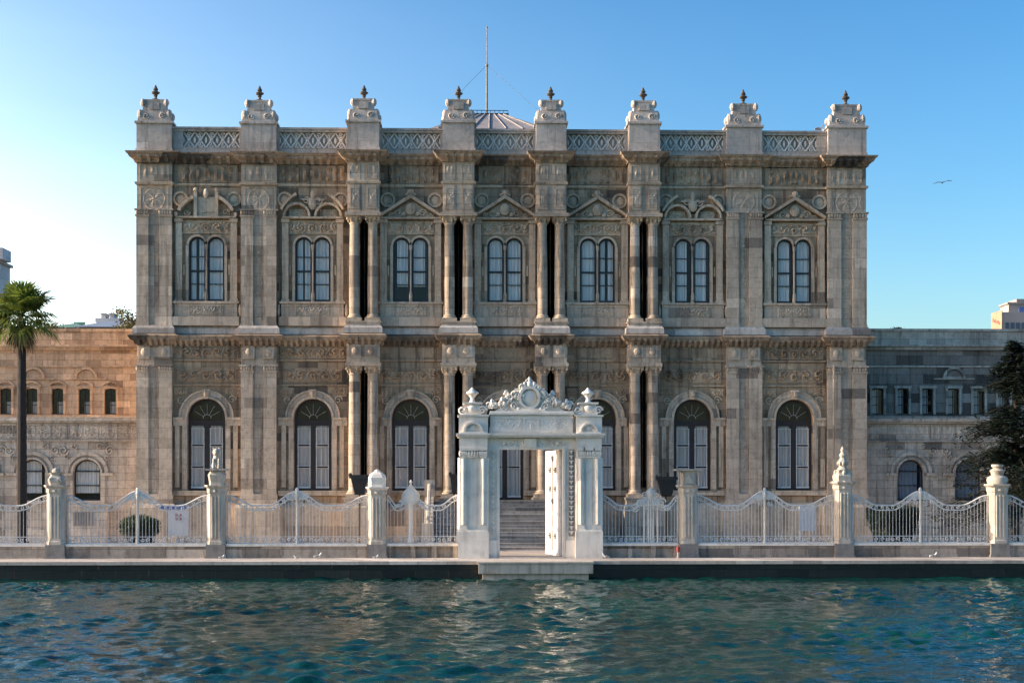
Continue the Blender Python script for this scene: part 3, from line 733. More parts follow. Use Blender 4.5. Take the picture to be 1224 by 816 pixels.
for (a, b, p, k) in piers:
    yb = .5
    pp.box(a, b, -p+.03, yb, zp0+.002, zf(152)); pp.box(a-.05, b+.05, -p-.02, yb+.05, zp0+.003, zf(181.5))
    pp.box(a-.10, b+.10, -p-.08, yb+.1, zf(152), zf(149.5))
pp.build('parapet', M['parapet'], pal)
for (a, b, p, k) in piers:
    cx = (a+b)/2; cy = (-p+.5)/2+.03; hw = (b-a)/2; f = MB()
    d_ = (p+.5)/2
    f.taper(cx, cy, zf(149.4), zf(138), hw*.96, d_*.96, hw*.84, d_*.86); f.taper(cx, cy, zf(137.9), zf(125), hw*.70, d_*.78, hw*.60, d_*.7); f.box(cx-hw*.72, cx+hw*.72, cy-d_*.76, cy+d_*.76, zf(125), zf(123))
    for s_ in (-1, 1):
        f.ball((cx+s_*hw*.82, cy-d_*.6, zf(141)), .2, .2, .33, 8, 5); f.ball((cx+s_*hw*.66, cy-d_*.6, zf(127)), .17, .2, .25, 8, 5); f.ball((cx+s_*hw*.88, cy+d_*.5, zf(142)), .2, .2, .28, 8, 5)
        f.scroll(cx+s_*hw*.45, cy-d_*.92, zf(143), .2, 1.3, s_, 0, .05)
    f.box(cx-.3, cx+.3, cy-d_*.86, cy-d_*.6, zf(135), zf(127))
    fo = f.build('pier_crown', M['parapet'], pal)
    zz = zf(123)
    MB().lathe(cx, cy, [(.24, zz), (.26, zz+.06), (.10, zz+.12), (.08, zz+.22), (.13, zz+.27), (.10, zz+.33), (.24, zz+.42), (.26, zz+.5), (.12, zz+.56), (.16, zz+.66), (.09, zz+.78), (.03, zz+.92)], 8, sy=.9).build('finial', M['fin'], fo, smooth=True)
# roof behind the parapet
MB().box(XL+.4, XR-.4, .6, DEP-.4, zf(190)-.3, zf(183)).build('roof', M['lead'], pal)
hr = MB(); ry = 9.0
xa, xb = PX(515, ry), PX(652, ry); xc, xd = PX(566, ry), PX(604, ry); zb, zt = zf(183), PZ(590, 137, 8.4)
ze = PZ(590, 152, 5)
hr.add([(xa, 5, ze-.1), (xb, 5, ze-.1), (xb, 17, ze-.1), (xa, 17, ze-.1), (xc, 8.4, zt), (xd, 8.4, zt), (xd, 12, zt), (xc, 12, zt)],
       [(0,1,5,4), (1,2,6,5), (2,3,7,6), (3,0,4,7), (4,5,6,7)])
hr.box(xa+.1, xb-.1, 5.1, 16.9, zb-.1, ze-.1)
for k in range(7):
    t = (k+.5)/7; x0_ = xa+(xb-xa)*t; x1_ = xc+(xd-xc)*t; hr.tube([(x0_, 4.98, ze-.07), (x1_, 8.38, zt+.03)], .04, 4)
hr.build('lantern_roof', M['lead'], pal)
pf = MB(); xm = PX(586, 9)
pf.box(xm-1.2, xm+1.2, 8.6, 11.4, zt+.01, zt+.14)
for k in range(9):
    x = xm-1.15+2.3*k/8; pf.tube([(x, 8.65, zt+.1), (x, 8.65, zt+.32)], .02, 4)
pf.tube([(xm-1.15, 8.65, zt+.32), (xm+1.15, 8.65, zt+.32)], .025, 4)
pf.build('roof_walkway', M['black'], pal)
dp = MB(); xq = PX(996.5, -.6); dp.tube([(xq, -.6, zf(598)), (xq, -.6, zf(436))], .05, 6); dp.build('drainpipe', M['trim'], pal)

fx = PX(582, 10)
fp = thing('flagpole', (fx, 10, zt+.14), 'tall thin bare flagpole on the palace roof held by two wires', 'flagpole')
zfp = PZ(582, 33, 10)
MB().lathe(fx, 10, [(.16, zt+.14), (.16, zt+.45), (.07, zt+.5), (.06, zt+3.6), (.035, zt+3.7), (.03, zfp)], 8).ball((fx, 10, zfp), .07).lathe(fx, 10, [(.1, PZ(582, 78, 10)-.1), (.1, PZ(582, 78, 10)+.05)], 8).build('pole', M['plinthd'], fp)
zg = PZ(582, 78, 10)
MB().tube([(fx, 10, zg), (PX(556, 6), 6, PZ(556, 104, 6)), (PX(520, 2), 2, zf(150))], .011, 3).tube([(fx, 10, zg), (PX(642, 6), 6, PZ(642, 131, 6)), (PX(655, 4), 4, zf(150))], .011, 3).build('guy_wire', M['plinthd'], fp)

# ------------------------------------------------------------------ wings
def wing(name, label, side, arches, uppers, mats, zlc, lun, xin, pxw, warm):
    mu, ml, mt = mats
    YL, YU = 1.2, 4.6
    x_in = xin; x_out = side*75.0
    root = thing(name, ((x_in+x_out)/2, YL, GZ), label, 'building')
    lo, hi = min(x_in, x_out), max(x_in, x_out)
    zt = PZ(pxw, zlc, YL)
    ref = pxw
    # lower storey with arches repeating at the pitch measured
    c0 = [PX(a, YL) for a in arches]; pitch = abs(c0[1]-c0[0]); cs = list(c0)
    while abs(cs[-1] + side*pitch) < 74: cs.append(cs[-1]+side*pitch)
    hw = .80; zb = PZ(ref, 598, YL); zs = PZ(ref, 565, YL)
    wl = MB(); cs_s = sorted(cs)
    bounds = [lo]+[(a+b)/2 for a, b in zip(cs_s[:-1], cs_s[1:])]+[hi]
    for k, c in enumerate(cs_s): wl.prism(rect(bounds[k], bounds[k+1], GZ, zt), YL, YL+.5, False, [arch(c, hw, zb, zs)])
    wl.box(lo, hi, YL+.5, YU-.001, zt-.4, zt-.02)
    wl.build('lower_wall', ml, root)
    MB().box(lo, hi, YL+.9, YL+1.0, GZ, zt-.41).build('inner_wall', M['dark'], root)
    tm = MB(); cvm = MB()
    tm.box(lo, hi, YL-.35, YL+.6, zt, zt+.22); tm.box(lo, hi, YL-.22, YL, zt-.12, zt-.001); tm.box(lo, hi, YL-.12, YL, zt-1.25, zt-1.12)
    tm.box(lo, hi, YL-.3, YL, GZ, GZ+.9)
    near = [c for c in cs if abs(c) < 38]
    fr0, fr1 = (max(lo, -40), hi-.05) if side < 0 else (lo+.05, min(hi, 40))
    nseg = 4
    for k in range(nseg):
        a = fr0+(fr1-fr0)*k/nseg; b = fr0+(fr1-fr0)*(k+1)/nseg; relief(cvm, a+.08, b-.08, zt-1.05, zt-.2, YL-.03, .08, 'leaf' if side < 0 else 'flutes', seed=k)
    tm.build('moulding', mt, root); cvm.build('carved_frieze', mt, root)
    for c in near:
        tm = MB(); cvm = MB()
        tm.ring(c, zs, hw+.02, hw+.14, YL-.16, YL, 0, math.pi, 20); tm.ring(c, zs, hw+.28, hw+.48, YL-.12, YL, 0, math.pi, 20)
        for s_ in (-1, 1):
            tm.box(c+s_*(hw+.02), c+s_*(hw+.75), YL-.16, YL, zs-.16, zs); tm.box(c+s_*(hw+.04), c+s_*(hw+.28), YL-.09, YL, zb, zs-.17)
            cvm.scroll(c+s_*1.38, YL-.04, zs+1.35, .3, 1.5, s_, 0, .06); cvm.scroll(c+s_*1.2, YL-.03, zs+.95, .18, 1.2, -s_, 0, .05); cvm.scroll(c+s_*.75, YL-.04, zs+1.6, .2, 1.2, s_, 0, .05)
        tm.box(c-hw-.3, c+hw+.3, YL-.2, YL+.1, zb-.2, zb)
        tm.add(cvm.v, cvm.f); tm.build('archivolt', mt, root)
    for c in near:
        arch_window(root, c, hw-.004, zb+.003, zs, YL+.2, M['blue'], M['curtain'] if side < 0 else M['slate'], 1, [(PZ(ref, 563, YL), .04), (PZ(ref, 580, YL), .03)], t=.07, fan=None, blind=.45 if side < 0 else .1)
    # balustrade ledge and set back upper storey
    z1 = PZ(ref, 415, YU)
    uw = [PX(a, YU) for a in uppers]; pu = abs(uw[1]-uw[0]); us = sorted(uw); k = us[0] if side < 0 else us[-1]
    while abs(k+side*pu) < 45: k += side*pu; us.append(k)
    us.sort(); whw = .36; wb, wt = PZ(ref, 495, YU), PZ(ref, 464, YU)
    up = MB(); bounds = [lo]+[(a+b)/2 for a, b in zip(us[:-1], us[1:])]+[hi]
    for k, c in enumerate(us): up.prism(rect(bounds[k], bounds[k+1], zt-.3, z1), YU, YU+.4, False, [seg_arch(c, whw, wb, wt, .1)])
    up.box(lo, hi, YU+8, YU+8.4, GZ, z1); up.box(x_out-.2, x_out+.2, YL+.5, YU+8, GZ, z1); up.build('upper_wall', mu, root)
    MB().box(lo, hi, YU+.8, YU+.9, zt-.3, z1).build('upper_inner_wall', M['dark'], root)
    ut = MB()
    ut.box(lo, hi, YU-.42, YU+.6, z1, z1+.14); ut.box(lo, hi, YU-.25, YU-.001, z1-.18, z1-.002)
    ut.box(lo, hi, YU-.05, YU+.5, z1+.141, PZ(ref, 396, YU)); ut.box(lo, hi, YU-.14, YU+.6, PZ(ref, 396, YU), PZ(ref, 393, YU))
    ut.box(lo, hi, YU-.3, YU, zt-.1, wb-.12) ; ut.box(lo, hi, YU-.1, YU, PZ(ref, 439, YU), PZ(ref, 437, YU))
    ut.build('upper_moulding', mt if side > 0 else mu, root)
    for c in us:
        if abs(c) > 42: continue
        ut = MB()
        for s_ in (-1, 1): ut.box(c+s_*(whw+.0), c+s_*(whw+.14), YU-.1, YU, wb, wt)
        ut.box(c-whw-.2, c+whw+.2, YU-.14, YU, wt+.0, wt+.14)
        if side < 0: ut.ring(c, wt-.25, whw+.25, whw+.36, YU-.12, YU, R(35), R(145), 10)
        ut.build('window_surround', mt if side > 0 else mu, root)
    for l in lun:
        c = PX(l, YU); ut = MB(); ut.ring(c, PZ(ref, 452, YU), .55, .72, YU-.16, YU, 0, math.pi, 14); ut.prism([(c+.5*math.cos(math.pi*k/10), PZ(ref, 452, YU)+.5*math.sin(math.pi*k/10)) for k in range(11)], YU-.05, YU)
        ut.box(c-1.3, c+1.3, YU-.1, YU, PZ(ref, 453.5, YU), PZ(ref, 452, YU)); ut.build('lunette', mt if side > 0 else mu, root)
    for c in us:
        if abs(c) > 42: continue
        f = MB(); f.prism(seg_arch(c, whw-.003, wb+.003, wt, .1), YU+.15, YU+.22, True, [seg_arch(c, whw-.06, wb+.07, wt-.05, .1)], back=True)
        f.box(c-.02, c+.02, YU+.14, YU+.2, wb+.06, wt-.1); 
        for q_ in (.36, .68): f.box(c-whw+.05, c+whw-.05, YU+.145, YU+.2, wb+(wt-wb)*q_-.02, wb+(wt-wb)*q_+.02)
        w_ = f.build('upper_window', M['wood'], root)
        MB().box(c-whw+.03, c+whw-.03, YU+.175, YU+.18, wb+.03, wt-.03).build('pane', M['glass'], w_)
        if side > 0: MB().box(c-whw+.03, c+whw*.35, YU+.35, YU+.36, wb+.03, wt-.05).build('curtain', M['curtain'], w_)
        else: MB().box(c-whw*.3, c+whw*.9, YU+.4, YU+.41, wb+.03, wb+.8).build('curtain', M['curtain'], w_)
    MB().box(lo, hi, YU+.5, YU+8, z1-.2, z1-.02).build('roof', M['lead'], root)
    return root
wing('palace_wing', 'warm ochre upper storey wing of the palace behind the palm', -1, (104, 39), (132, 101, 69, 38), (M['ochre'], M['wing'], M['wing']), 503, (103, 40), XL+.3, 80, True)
wing('palace_wing', 'dark grey upper storey wing of the palace behind the cedar', 1, (1088.5, 1157), (1049, 1079, 1108.5, 1139.5, 1170), (M['darkgrey'], M['wingr'], M['wingr']), 504, (1140,), XR-.3, 1130, False)

# ------------------------------------------------------------------ stairs to the door
cxs = bays[3]; sx = thing('staircase', (cxs, -4, GZ), 'broad grey marble stairs leading up to the palace door behind the gate', 'staircase')
s = MB(); n = 14; zt_ = zf(597)-.02; rise = (zt_-GZ)/n; run = .33; y_top = -2.0
for k in range(n):
    s.box(cxs-4.2, cxs+4.2, y_top-run*(n-k)+.03*(k % 2), y_top, GZ+rise*k+.001, GZ+rise*(k+1)-.04); s.box(cxs-4.2, cxs+4.2, y_top-run*(n-k)-.04, y_top, GZ+rise*(k+1)-.04, GZ+rise*(k+1))
s.box(cxs-4.2, cxs+4.2, y_top, -.36, GZ+.002, zt_-.003); s.build('steps', M['stairs'], sx)
for sgn in (-1, 1):
    x = cxs+sgn*4.45; c = MB(); yb = y_top-run*n
    c.add([(x-.24, yb-.4, GZ), (x+.24, yb-.4, GZ), (x+.24, -1.6, GZ), (x-.24, -1.6, GZ), (x-.24, yb-.4, GZ+.5), (x+.24, yb-.4, GZ+.5), (x+.24, -1.6, zt_+.35), (x-.24, -1.6, zt_+.35)],
          [(0,3,2,1), (4,5,6,7), (0,1,5,4), (1,2,6,5), (2,3,7,6), (3,0,4,7)])
    for k in range(12):
        t = (k+.5)/12; yy = yb+(-1.6-yb)*t; zz = GZ+.5+(zt_-.15-GZ)*t
        c.lathe(x, yy, [(.09, zz-.1), (.05, zz+.1), (.10, zz+.35), (.05, zz+.6), (.08, zz+.75)], 8)
    c.tube([(x, yb-.1, GZ+1.2), (x, -1.6, zt_+1.05)], .11, 6)
    c.box(x-.3, x+.3, yb-.7, yb-.1, GZ, GZ+1.5); c.box(x-.3, x+.3, -1.9, -1.36, GZ, zt_+1.2)
    c.build('stair_rail', M['post'], sx)

# ------------------------------------------------------------------ fence: plinth wall, posts, panels
posts = [(68.5, 'urn'), (259.5, 'lion'), (451, 'dome'), (822, 'tray'), (1007, 'spire'), (1192, 'round')]
Xp = [PX(p, FY) for p, _ in posts]
pitch = Xp[1]-Xp[0]
gx0, gx1 = PX(547.5, FY), PX(719, FY)
HP = .46
postx = [Xp[0]-pitch] + Xp + [Xp[-1]+pitch]
zpt = zq(649)
plab = {'urn': 'grey marble fence post with a worn squat urn, beside the palm trunk', 'lion': 'marble fence post carrying a small seated lion figure', 'dome': 'marble fence post with a low domed cap, left of the white gate',
        'tray': 'fluted marble fence post with a wide flat slab on top, right of the gate', 'spire': 'sunlit marble fence post with a tall ornate spire finial', 'round': 'marble fence post with a turned round cap, in front of the cedar', 'off': 'marble fence post at the far end of the fence line'}
def fence_post(x, kind):
    r = thing('fence_post', (x, FY, GZ), plab[kind], 'fence post', 'marble posts along the quay fence')
    MB().box(x-HP-.02, x+HP+.02, FY-HP-.02, FY+HP+.02, GZ, zpt-.03).box(x-HP-.06, x+HP+.06, FY-HP-.06, FY+HP+.06, GZ+.001, GZ+.12).build('base', M['plinthd'], r)
    zt = {'urn': zq(581), 'lion': zq(581), 'dome': zq(583), 'tray': zq(581), 'spire': zq(577), 'round': zq(580), 'off': zq(580)}[kind]
    s = MB(); s.oct(x, FY, [(HP, zpt-.03), (HP, zpt+.12), (HP*.93, zpt+.18), (HP*.93, zt-.35), (HP*1.0, zt-.3), (HP*1.02, zt-.1)], .36)
    for k in (-1, 0, 1): s.lathe(x+k*.17, FY-HP*.90, [(.06, zpt+.3), (.06, zt-.5)], 6)
    for k in (-1, 0, 1): s.lathe(x-HP*.90, FY+k*.15, [(.05, zpt+.3), (.05, zt-.5)], 6)
    s.ball((x, FY-HP*.95, zt-.22), .13, .07, .1, 8, 5)
    s.build('shaft', M['post'], r)
    c = MB(); c.oct(x, FY, [(HP*1.02, zt-.1), (HP*1.22, zt), (HP*1.22, zt+.07)], .3); z = zt+.07
    if kind == 'urn':
        c.oct(x, FY, [(.34, z), (.40, z+.25), (.28, z+.5), (.36, z+.62)], .3); c.scroll(x-.2, FY-.36, z+.25, .14, 1.2, 1, 0, .04); c.scroll(x+.2, FY-.36, z+.25, .14, 1.2, -1, 0, .04); c.ball((x-.05, FY, z+.7), .22, .2, .16)
    elif kind == 'lion':
        c.oct(x, FY, [(.36, z), (.36, z+.14), (.42, z+.5), (.3, z+.72)], .3); c.box(x-.5, x+.5, FY-.5, FY+.5, z+.73, z+.82)
    elif kind == 'dome':
        c.oct(x, FY, [(.42, z), (.44, z+.45), (.36, z+.62), (.2, z+.74)], .35); c.ball((x, FY, z+.76), .16, .16, .12)
    elif kind == 'tray':
        c.oct(x, FY, [(.34, z), (.38, z+.6)], .3); c.prism([(x-.3, z+.05), (x+.3, z+.05), (x, z+.55)], FY-.43, FY-.3); c.box(x-.68, x+.68, FY-.6, FY+.6, z+.72, z+.80); c.lathe(x-.52, FY-.45, [(.04, z-.1), (.04, z+.72)], 6); c.lathe(x+.52, FY-.45, [(.04, z-.1), (.04, z+.72)], 6)
        c.box(x-.4, x+.4, FY-.4, FY+.4, z+.6, z+.72)
    elif kind == 'spire':
        c.oct(x, FY, [(.42, z), (.44, z+.3), (.3, z+.5), (.36, z+.6)], .3)
        c.lathe(x, FY, [(.3, z+.6), (.18, z+.75), (.26, z+1.0), (.12, z+1.2), (.18, z+1.35), (.07, z+1.5), (.1, z+1.6), (.02, z+1.8)], 9)
        for k in range(8):
            a = k*math.pi/4; c.ball((x+.36*math.cos(a), FY+.36*math.sin(a), z+.45), .1, .1, .14, 6, 4); c.ball((x+.22*math.cos(a), FY+.22*math.sin(a), z+.92), .08, .08, .12, 6, 4)
            c.ball((x+.48*math.cos(a), FY+.48*math.sin(a), z-.05), .1, .1, .1, 6, 4)
    else:
        c.lathe(x, FY, [(.48, z), (.54, z+.2), (.5, z+.35), (.3, z+.45), (.34, z+.6), (.40, z+.68), (.2, z+.8), (.3, z+.9), (.3, z+1.0)], 12)
    co_ = c.build('cap', M['post'] if kind != 'dome' else M['marbleg'], r, smooth=(kind in ('round',)))
    if kind == 'lion':
        f = MB(); zz = z+.82
        f.ball((x, FY+.08, zz+.28), .21, .3, .3, 10, 7); f.ball((x, FY-.06, zz+.5), .19, .2, .3, 10, 7); f.ball((x, FY-.16, zz+.82), .2, .2, .2, 10, 7); f.ball((x, FY-.33, zz+.77), .09, .1, .08, 8, 5)
        for sg in (-1, 1): f.tube([(x+sg*.13, FY-.2, zz+.5), (x+sg*.13, FY-.26, zz+.25), (x+sg*.13, FY-.3, zz+.04)], .065, 7); f.ball((x+sg*.13, FY-.34, zz+.05), .08, .11, .06); f.ball((x+sg*.18, FY+.06, zz+.15), .11, .22, .16); f.ball((x+sg*.14, FY-.13, zz+1.0), .06, .05, .06)
        f.build('lion_figure', M['post'], co_, smooth=True)
for k, x in enumerate(postx):
    fence_post(x, 'off' if k in (0, len(postx)-1) else posts[k-1][1])
# plinth wall
spans = [(postx[0], postx[1]), (postx[1], postx[2]), (postx[2], postx[3]), (postx[3], gx0), (gx1, postx[4]), (postx[4], postx[5]), (postx[5], postx[6]), (postx[6], postx[7])]
wl_lab = ['low dark stone wall at the far left edge, under the fence left of the palm', 'low stone wall under the fence panel before the planter and board', 'low stone wall under the fence between lion post and domed post', 'low recessed stone wall just left of the white gate',
          'low recessed stone wall just right of the white gate', 'low stone wall under the fence between slab topped and spire posts', 'low stone wall under the fence before the clipped green bush', 'low stone wall at the far right edge, under the fence by the cedar']
PN = []
for k, (a, b) in enumerate(spans):
    xa = a+HP+.03 if k != 4 else a+.01; xb = b-HP-.03 if k != 3 else b-.01
    if k == 4: xb = b-HP-.03
    r = thing('low_wall', ((xa+xb)/2, FY, GZ), wl_lab[k], 'low wall', 'low walls under the fence')
    mb_ = MB()
    if k in (3, 4):
        mb_.box(xa, xb, FY-.05, FY+.25, GZ, zpt-.12)
        for t in (0, .36, .68, 1): xm_ = xa+.12+(xb-xa-.24)*t; mb_.box(xm_-.12, xm_+.12, FY-.3, FY-.051, GZ, zpt-.12)
    else:
        mb_.box(xa, xb, FY-.26, FY+.25, GZ, zpt-.12); mb_.box(xa, xb, FY-.3, FY-.261, GZ, GZ+.14)
    mb_.build('wall', M['plinth'], r)
    MB().box(xa, xb, FY-.34, FY+.32, zpt-.12, zpt+.0).build('coping', M['marble'], r)
    PN.append((xa, xb, k))
plabs = ['white iron fence panel at the far left edge, left of the palm', 'white iron fence panel before the round planter and notice board', 'white iron fence panel between the lion post and the domed post', 'narrow white iron panel with feathery centre pillar left of gate',
         'narrow white iron panel with bundled centre pillar right of gate', 'white iron fence panel between the slab topped and spire posts', 'white iron fence panel before the clipped green bush', 'white iron fence panel at the far right edge, by the cedar']
peaks = {1: 164.5, 2: 355, 3: 491, 4: 778, 5: 914, 6: 1100}
def fence_panel(xa, xb, k):
    y = FY; r = thing('iron_fence', ((xa+xb)/2, y, zpt), plabs[k], 'fence', 'white iron fence panels')
    xm = PX(peaks[k], FY) if k in peaks else (xa+xb)/2
    zb = zpt+.002; zpk = zq(587) if k not in (3, 4) else zq(592); zs = zq(604); ze = zq(592)
    narrow = k in (3, 4)
    def ztop(x):
        if x < xm: t = (xm-x)/(xm-xa); 
        else: t = (x-xm)/(xb-xm)
        # peak at t=0, sag mid, rise to the post
        a = zpk-(zpk-zs)*(1-math.cos(math.pi*min(1, t/.42)))/2
        bz = zs+(ze-zs)*(1-math.cos(math.pi*max(0, (t-.6)/.4)))/2
        return min(a, zpk) if t < .42 else (zs if t < .6 else bz)
    f = MB(); n = 44; L = [(xa+(xb-xa)*i/n) for i in range(n+1)]
    f.tube([(x, y, ztop(x)) for x in L], .042, 5); f.tube([(x, y, ztop(x)-.24) for x in L], .034, 5)
    f.box(xa, xb, y-.05, y+.05, zb, zb+.05); f.box(xa, xb, y-.03, y+.03, zb+.33, zb+.365)
    for x in (xa+.03, xb-.03): f.box(x-.03, x+.03, y-.03, y+.03, zb+.05, ztop(x))
    o_ = f; nn = max(10, int((xb-xa)/.27))
    for i in range(nn):
        x = xa+(xb-xa)*(i+.5)/nn; z = ztop(x)-.12
        o_.scroll(x, y, z, .10, 1.1, 1 if i % 2 else -1, i, .028, 9)
        o_.scroll(x, y, zb+.19, .11, 1.15, 1 if i % 2 else -1, 1.2*i, .032, 10)
    # spandrel fill beneath the peak
    for s_ in (-1, 1):
        o_.prism([(xm+s_*.06, zpk-.02), (xm+s_*.06, zpk-.42), (xm+s_*.42, zpk-.42), (xm+s_*.62, zpk-.30), (xm+s_*.40, zpk-.12)], y-.012, y+.012, True, back=True); o_.scroll(xm+s_*.30, y, zpk-.30, .17, 1.5, s_, 0, .03); o_.scroll(xm+s_*.62, y, zpk-.52, .13, 1.3, -s_, 0, .028); o_.scroll(xm+s_*.22, y, zpk-.62, .12, 1.3, -s_, 0, .026)
        o_.tube([(xm+s_*.1, y, zpk-.1), (xm+s_*.5, y, zpk-.45), (xm+s_*1.0, y, zpk-.75)], .025, 5)
    o_.ball((xm, y, zpk+.08), .09, .06, .12, 8, 5)
    o_.build('scrollwork_rail', M['iron'], r)
    bm_ = MB(); nb = int((xb-xa)/.17)
    for i in range(1, nb):
        x = xa+(xb-xa)*i/nb
        if abs(x-xm) < .07: continue
        bm_.box(x-.011, x+.011, y-.011, y+.011, zb+.05, ztop(x)-.24)
    bm_.build('bars', M['iron'], r)
    cp = MB()
    if k == 3:
        cp.lathe(xm, y, [(.16, zb), (.16, zb+.2), (.09, zb+.35), (.10, zq(604)), (.14, zq(602))], 10)
        for i in range(26):
            t = i/25; zz = zq(604)+t*1.0; w_ = .46*math.sin(math.pi*min(1, .12+t*.9))
            for s_ in (-1, 1): cp.tube([(xm, y-.04, zz-.12), (xm+s_*w_*.6, y-.06, zz+.08), (xm+s_*w_, y-.02, zz+.02)], .04, 5, .02)
        cp.ball((xm, y, zq(604)+.55), .22, .12, .5, 9, 6); cp.lathe(xm, y, [(.12, zq(604)+.9), (.05, zq(604)+1.12), (.09, zq(604)+1.18), (.02, zq(604)+1.3)], 8)
    elif k == 4:
        for dx in (-.34, -.12, 0, .12, .34): cp.lathe(xm+dx, y, [(.05, zb), (.045, zq(596)+.15-abs(dx)*.6)], 8)
        cp.box(xm-.42, xm+.42, y-.06, y+.06, zq(604), zq(604)+.07)
        for s_ in (-1, 1):
            cp.scroll(xm+s_*.55, y, zq(600), .22, 1.4, s_, 0, .035); cp.scroll(xm+s_*.3, y, zq(592), .2, 1.4, -s_, 0, .035); cp.scroll(xm+s_*.8, y, zq(608), .16, 1.3, s_, 0, .03)
        cp.ball((xm, y, zq(590)), .22, .1, .3, 8, 6); cp.ball((xm, y, zq(584)), .08)
    else:
        cp.lathe(xm, y-.02, [(.09, zb), (.09, zb+.12), (.062, zb+.18), (.062, zpk-.15), (.1, zpk-.1), (.06, zpk)], 10)
    cp.build('centre_pillar', M['marble'], r, smooth=True)
for xa, xb, k in PN: fence_panel(xa, xb, k)

# ------------------------------------------------------------------ monumental gate
gcx = (gx0+gx1)/2
gate = thing('monumental_gate', (gcx, FY, GZ), 'ornate white marble ceremonial gate with carved crest on the quay', 'gate')
ox0, ox1 = PX(597, FY), PX(672, FY); zo = zq(537)
ZC = zq(520.5)
for side in (-1, 1):
    a, b = (gx0+.02, PX(583.5, FY)) if side < 0 else (PX(687, FY), gx1-.02)
    cx = (a+b)/2; hw = (b-a)/2
    m = MB(); m.box(a-.02, b+.02, FY-.85, FY+.85, GZ, zq(634)); m.box(a+.03, b-.03, FY-.78, FY+.78, zq(634), zq(632))
    m.build('pedestal', M['marble'], gate)
    m = MB(); zc_ = zq(547)
    m.box(a+.14, b-.14, FY-.60, FY+.6, zq(632), ZC-.02)
    for (xa, xb) in ((a+.08, a+.42), (b-.42, b-.08)):
        m.box(xa, xb, FY-.7, FY-.5, zq(632), zc_); m.box(xa-.03, xb+.03, FY-.73, FY-.5, zq(632)+.001, zq(632)+.22)
        m.lathe((xa+xb)/2, FY-.7, [(.11, zq(632)+.25), (.11, zc_-.05)], 8)
    m.box(cx-.16, cx+.16, FY-.635, FY-.6, zq(626), zc_-.25)
    # chamfer quarter columns on the outer corners that catch the light
    for xq in (a+.1, b-.1): m.lathe(xq, FY-.58, [(.13, zq(632)), (.13, zc_)], 10)
    m.build('pier', M['marble'], gate, smooth=True)
    k_ = MB()
    for (xa, xb) in ((a+.05, a+.45), (b-.45, b-.05), (cx-.28, cx+.28)):
        k_.box(xa, xb, FY-.80, FY-.5, zc_+.36, zc_+.5)
        for q_ in range(4): k_.ball((xa+(xb-xa)*(q_+.5)/4, FY-.72, zc_+.2), .075, .08, .16, 6, 5)
        k_.box(xa+.03, xb-.03, FY-.75, FY-.5, zc_, zc_+.07)
    k_.build('capital', M['marble'], gate)
    e = MB(); e.box(a+.04, b-.04, FY-.76, FY+.7, zc_+.5, ZC-.1); e.box(a-.06, b+.06, FY-.9, FY+.85, ZC-.1, ZC); e.box(a-.12, b+.12, FY-.98, FY+.9, ZC, ZC+.1)
    # little arched attic
    za, zb_ = ZC+.1, zq(498)
    e.box(a+.02, b-.02, FY-.7, FY+.7, za, zb_); e.box(a-.05, b+.05, FY-.78, FY+.78, zb_, zb_+.08)
    e.build('attic_block', M['marbleg'], gate)
    ar = MB(); ar.ring(cx, za+.08, hw*.52, hw*.66, FY-.86, FY-.70, 0, math.pi, 16); ar.ball((cx, FY-.7, za+.3), .22, .08, .18); ar.box(a+.1, b-.1, FY-.82, FY-.70, za, za+.07)
    ar.scroll(cx-.12, FY-.74, za+.28, .14, 1.3, 1, 0, .03); ar.build('lunette', M['marbleg'], gate)
    # urn stand
    u = MB(); z = zb_+.08; uc = cx-.05 if side < 0 else cx
    u.taper(uc, FY, z, z+.55, .46, .4, .36, .34); u.box(uc-.5, uc+.5, FY-.48, FY+.48, z+.55, z+.64); u.ball((uc, FY-.44, z+.3), .26, .08, .2)
    for s_ in (-1, 1):
        u.scroll(uc+s_*.5, FY-.36, z+.24, .22, 1.4, s_, 0, .06); u.scroll(uc+s_*.32, FY-.45, z+.28, .1, 1.2, -s_, 0, .03)
    u.lathe(uc, FY, [(.20, z+.64), (.12, z+.72), (.09, z+.86), (.17, z+.96), (.21, z+1.04), (.33, z+1.10), (.30, z+1.16), (.14, z+1.26), (.08, z+1.34), (.03, z+1.4)], 10)
    for q_ in range(7): a_ = q_*.9; u.ball((uc+.2*math.cos(a_), FY+.2*math.sin(a_), z+1.1+.04*math.sin(q_*3)), .08, .08, .07, 6, 4)
    u.build('urn', M['marble'], gate, smooth=True)
# jambs and lintel
j = MB()
j.box(PX(583.5, FY)-.13, ox0, FY-.45, FY+.45, GZ, zo); j.box(ox1, PX(687, FY)+.13, FY-.45, FY+.45, GZ, zo)
j.box(PX(583.5, FY)-.13, PX(687, FY)+.13, FY-.45, FY+.45, zo, ZC-.1)
j.box(ox0-.12, ox0-.0, FY-.52, FY-.45, GZ+.3, zo+.12); j.box(ox1, ox1+.12, FY-.52, FY-.45, GZ+.3, zo+.12); j.box(ox0, ox1, FY-.52, FY-.45, zo, zo+.12)
j.box(PX(583.5, FY)-.14, ox0-.14, FY-.6, FY-.45, GZ, GZ+.9); j.box(ox1+.14, PX(687, FY)+.14, FY-.6, FY-.45, GZ, GZ+.9)
j.build('jamb', M['marble'], gate)
l = MB(); l.box(PX(585, FY), PX(686, FY), FY-.85, FY+.8, ZC-.1, ZC+.0); l.box(PX(584, FY), PX(687, FY), FY-.95, FY+.85, ZC, ZC+.101)
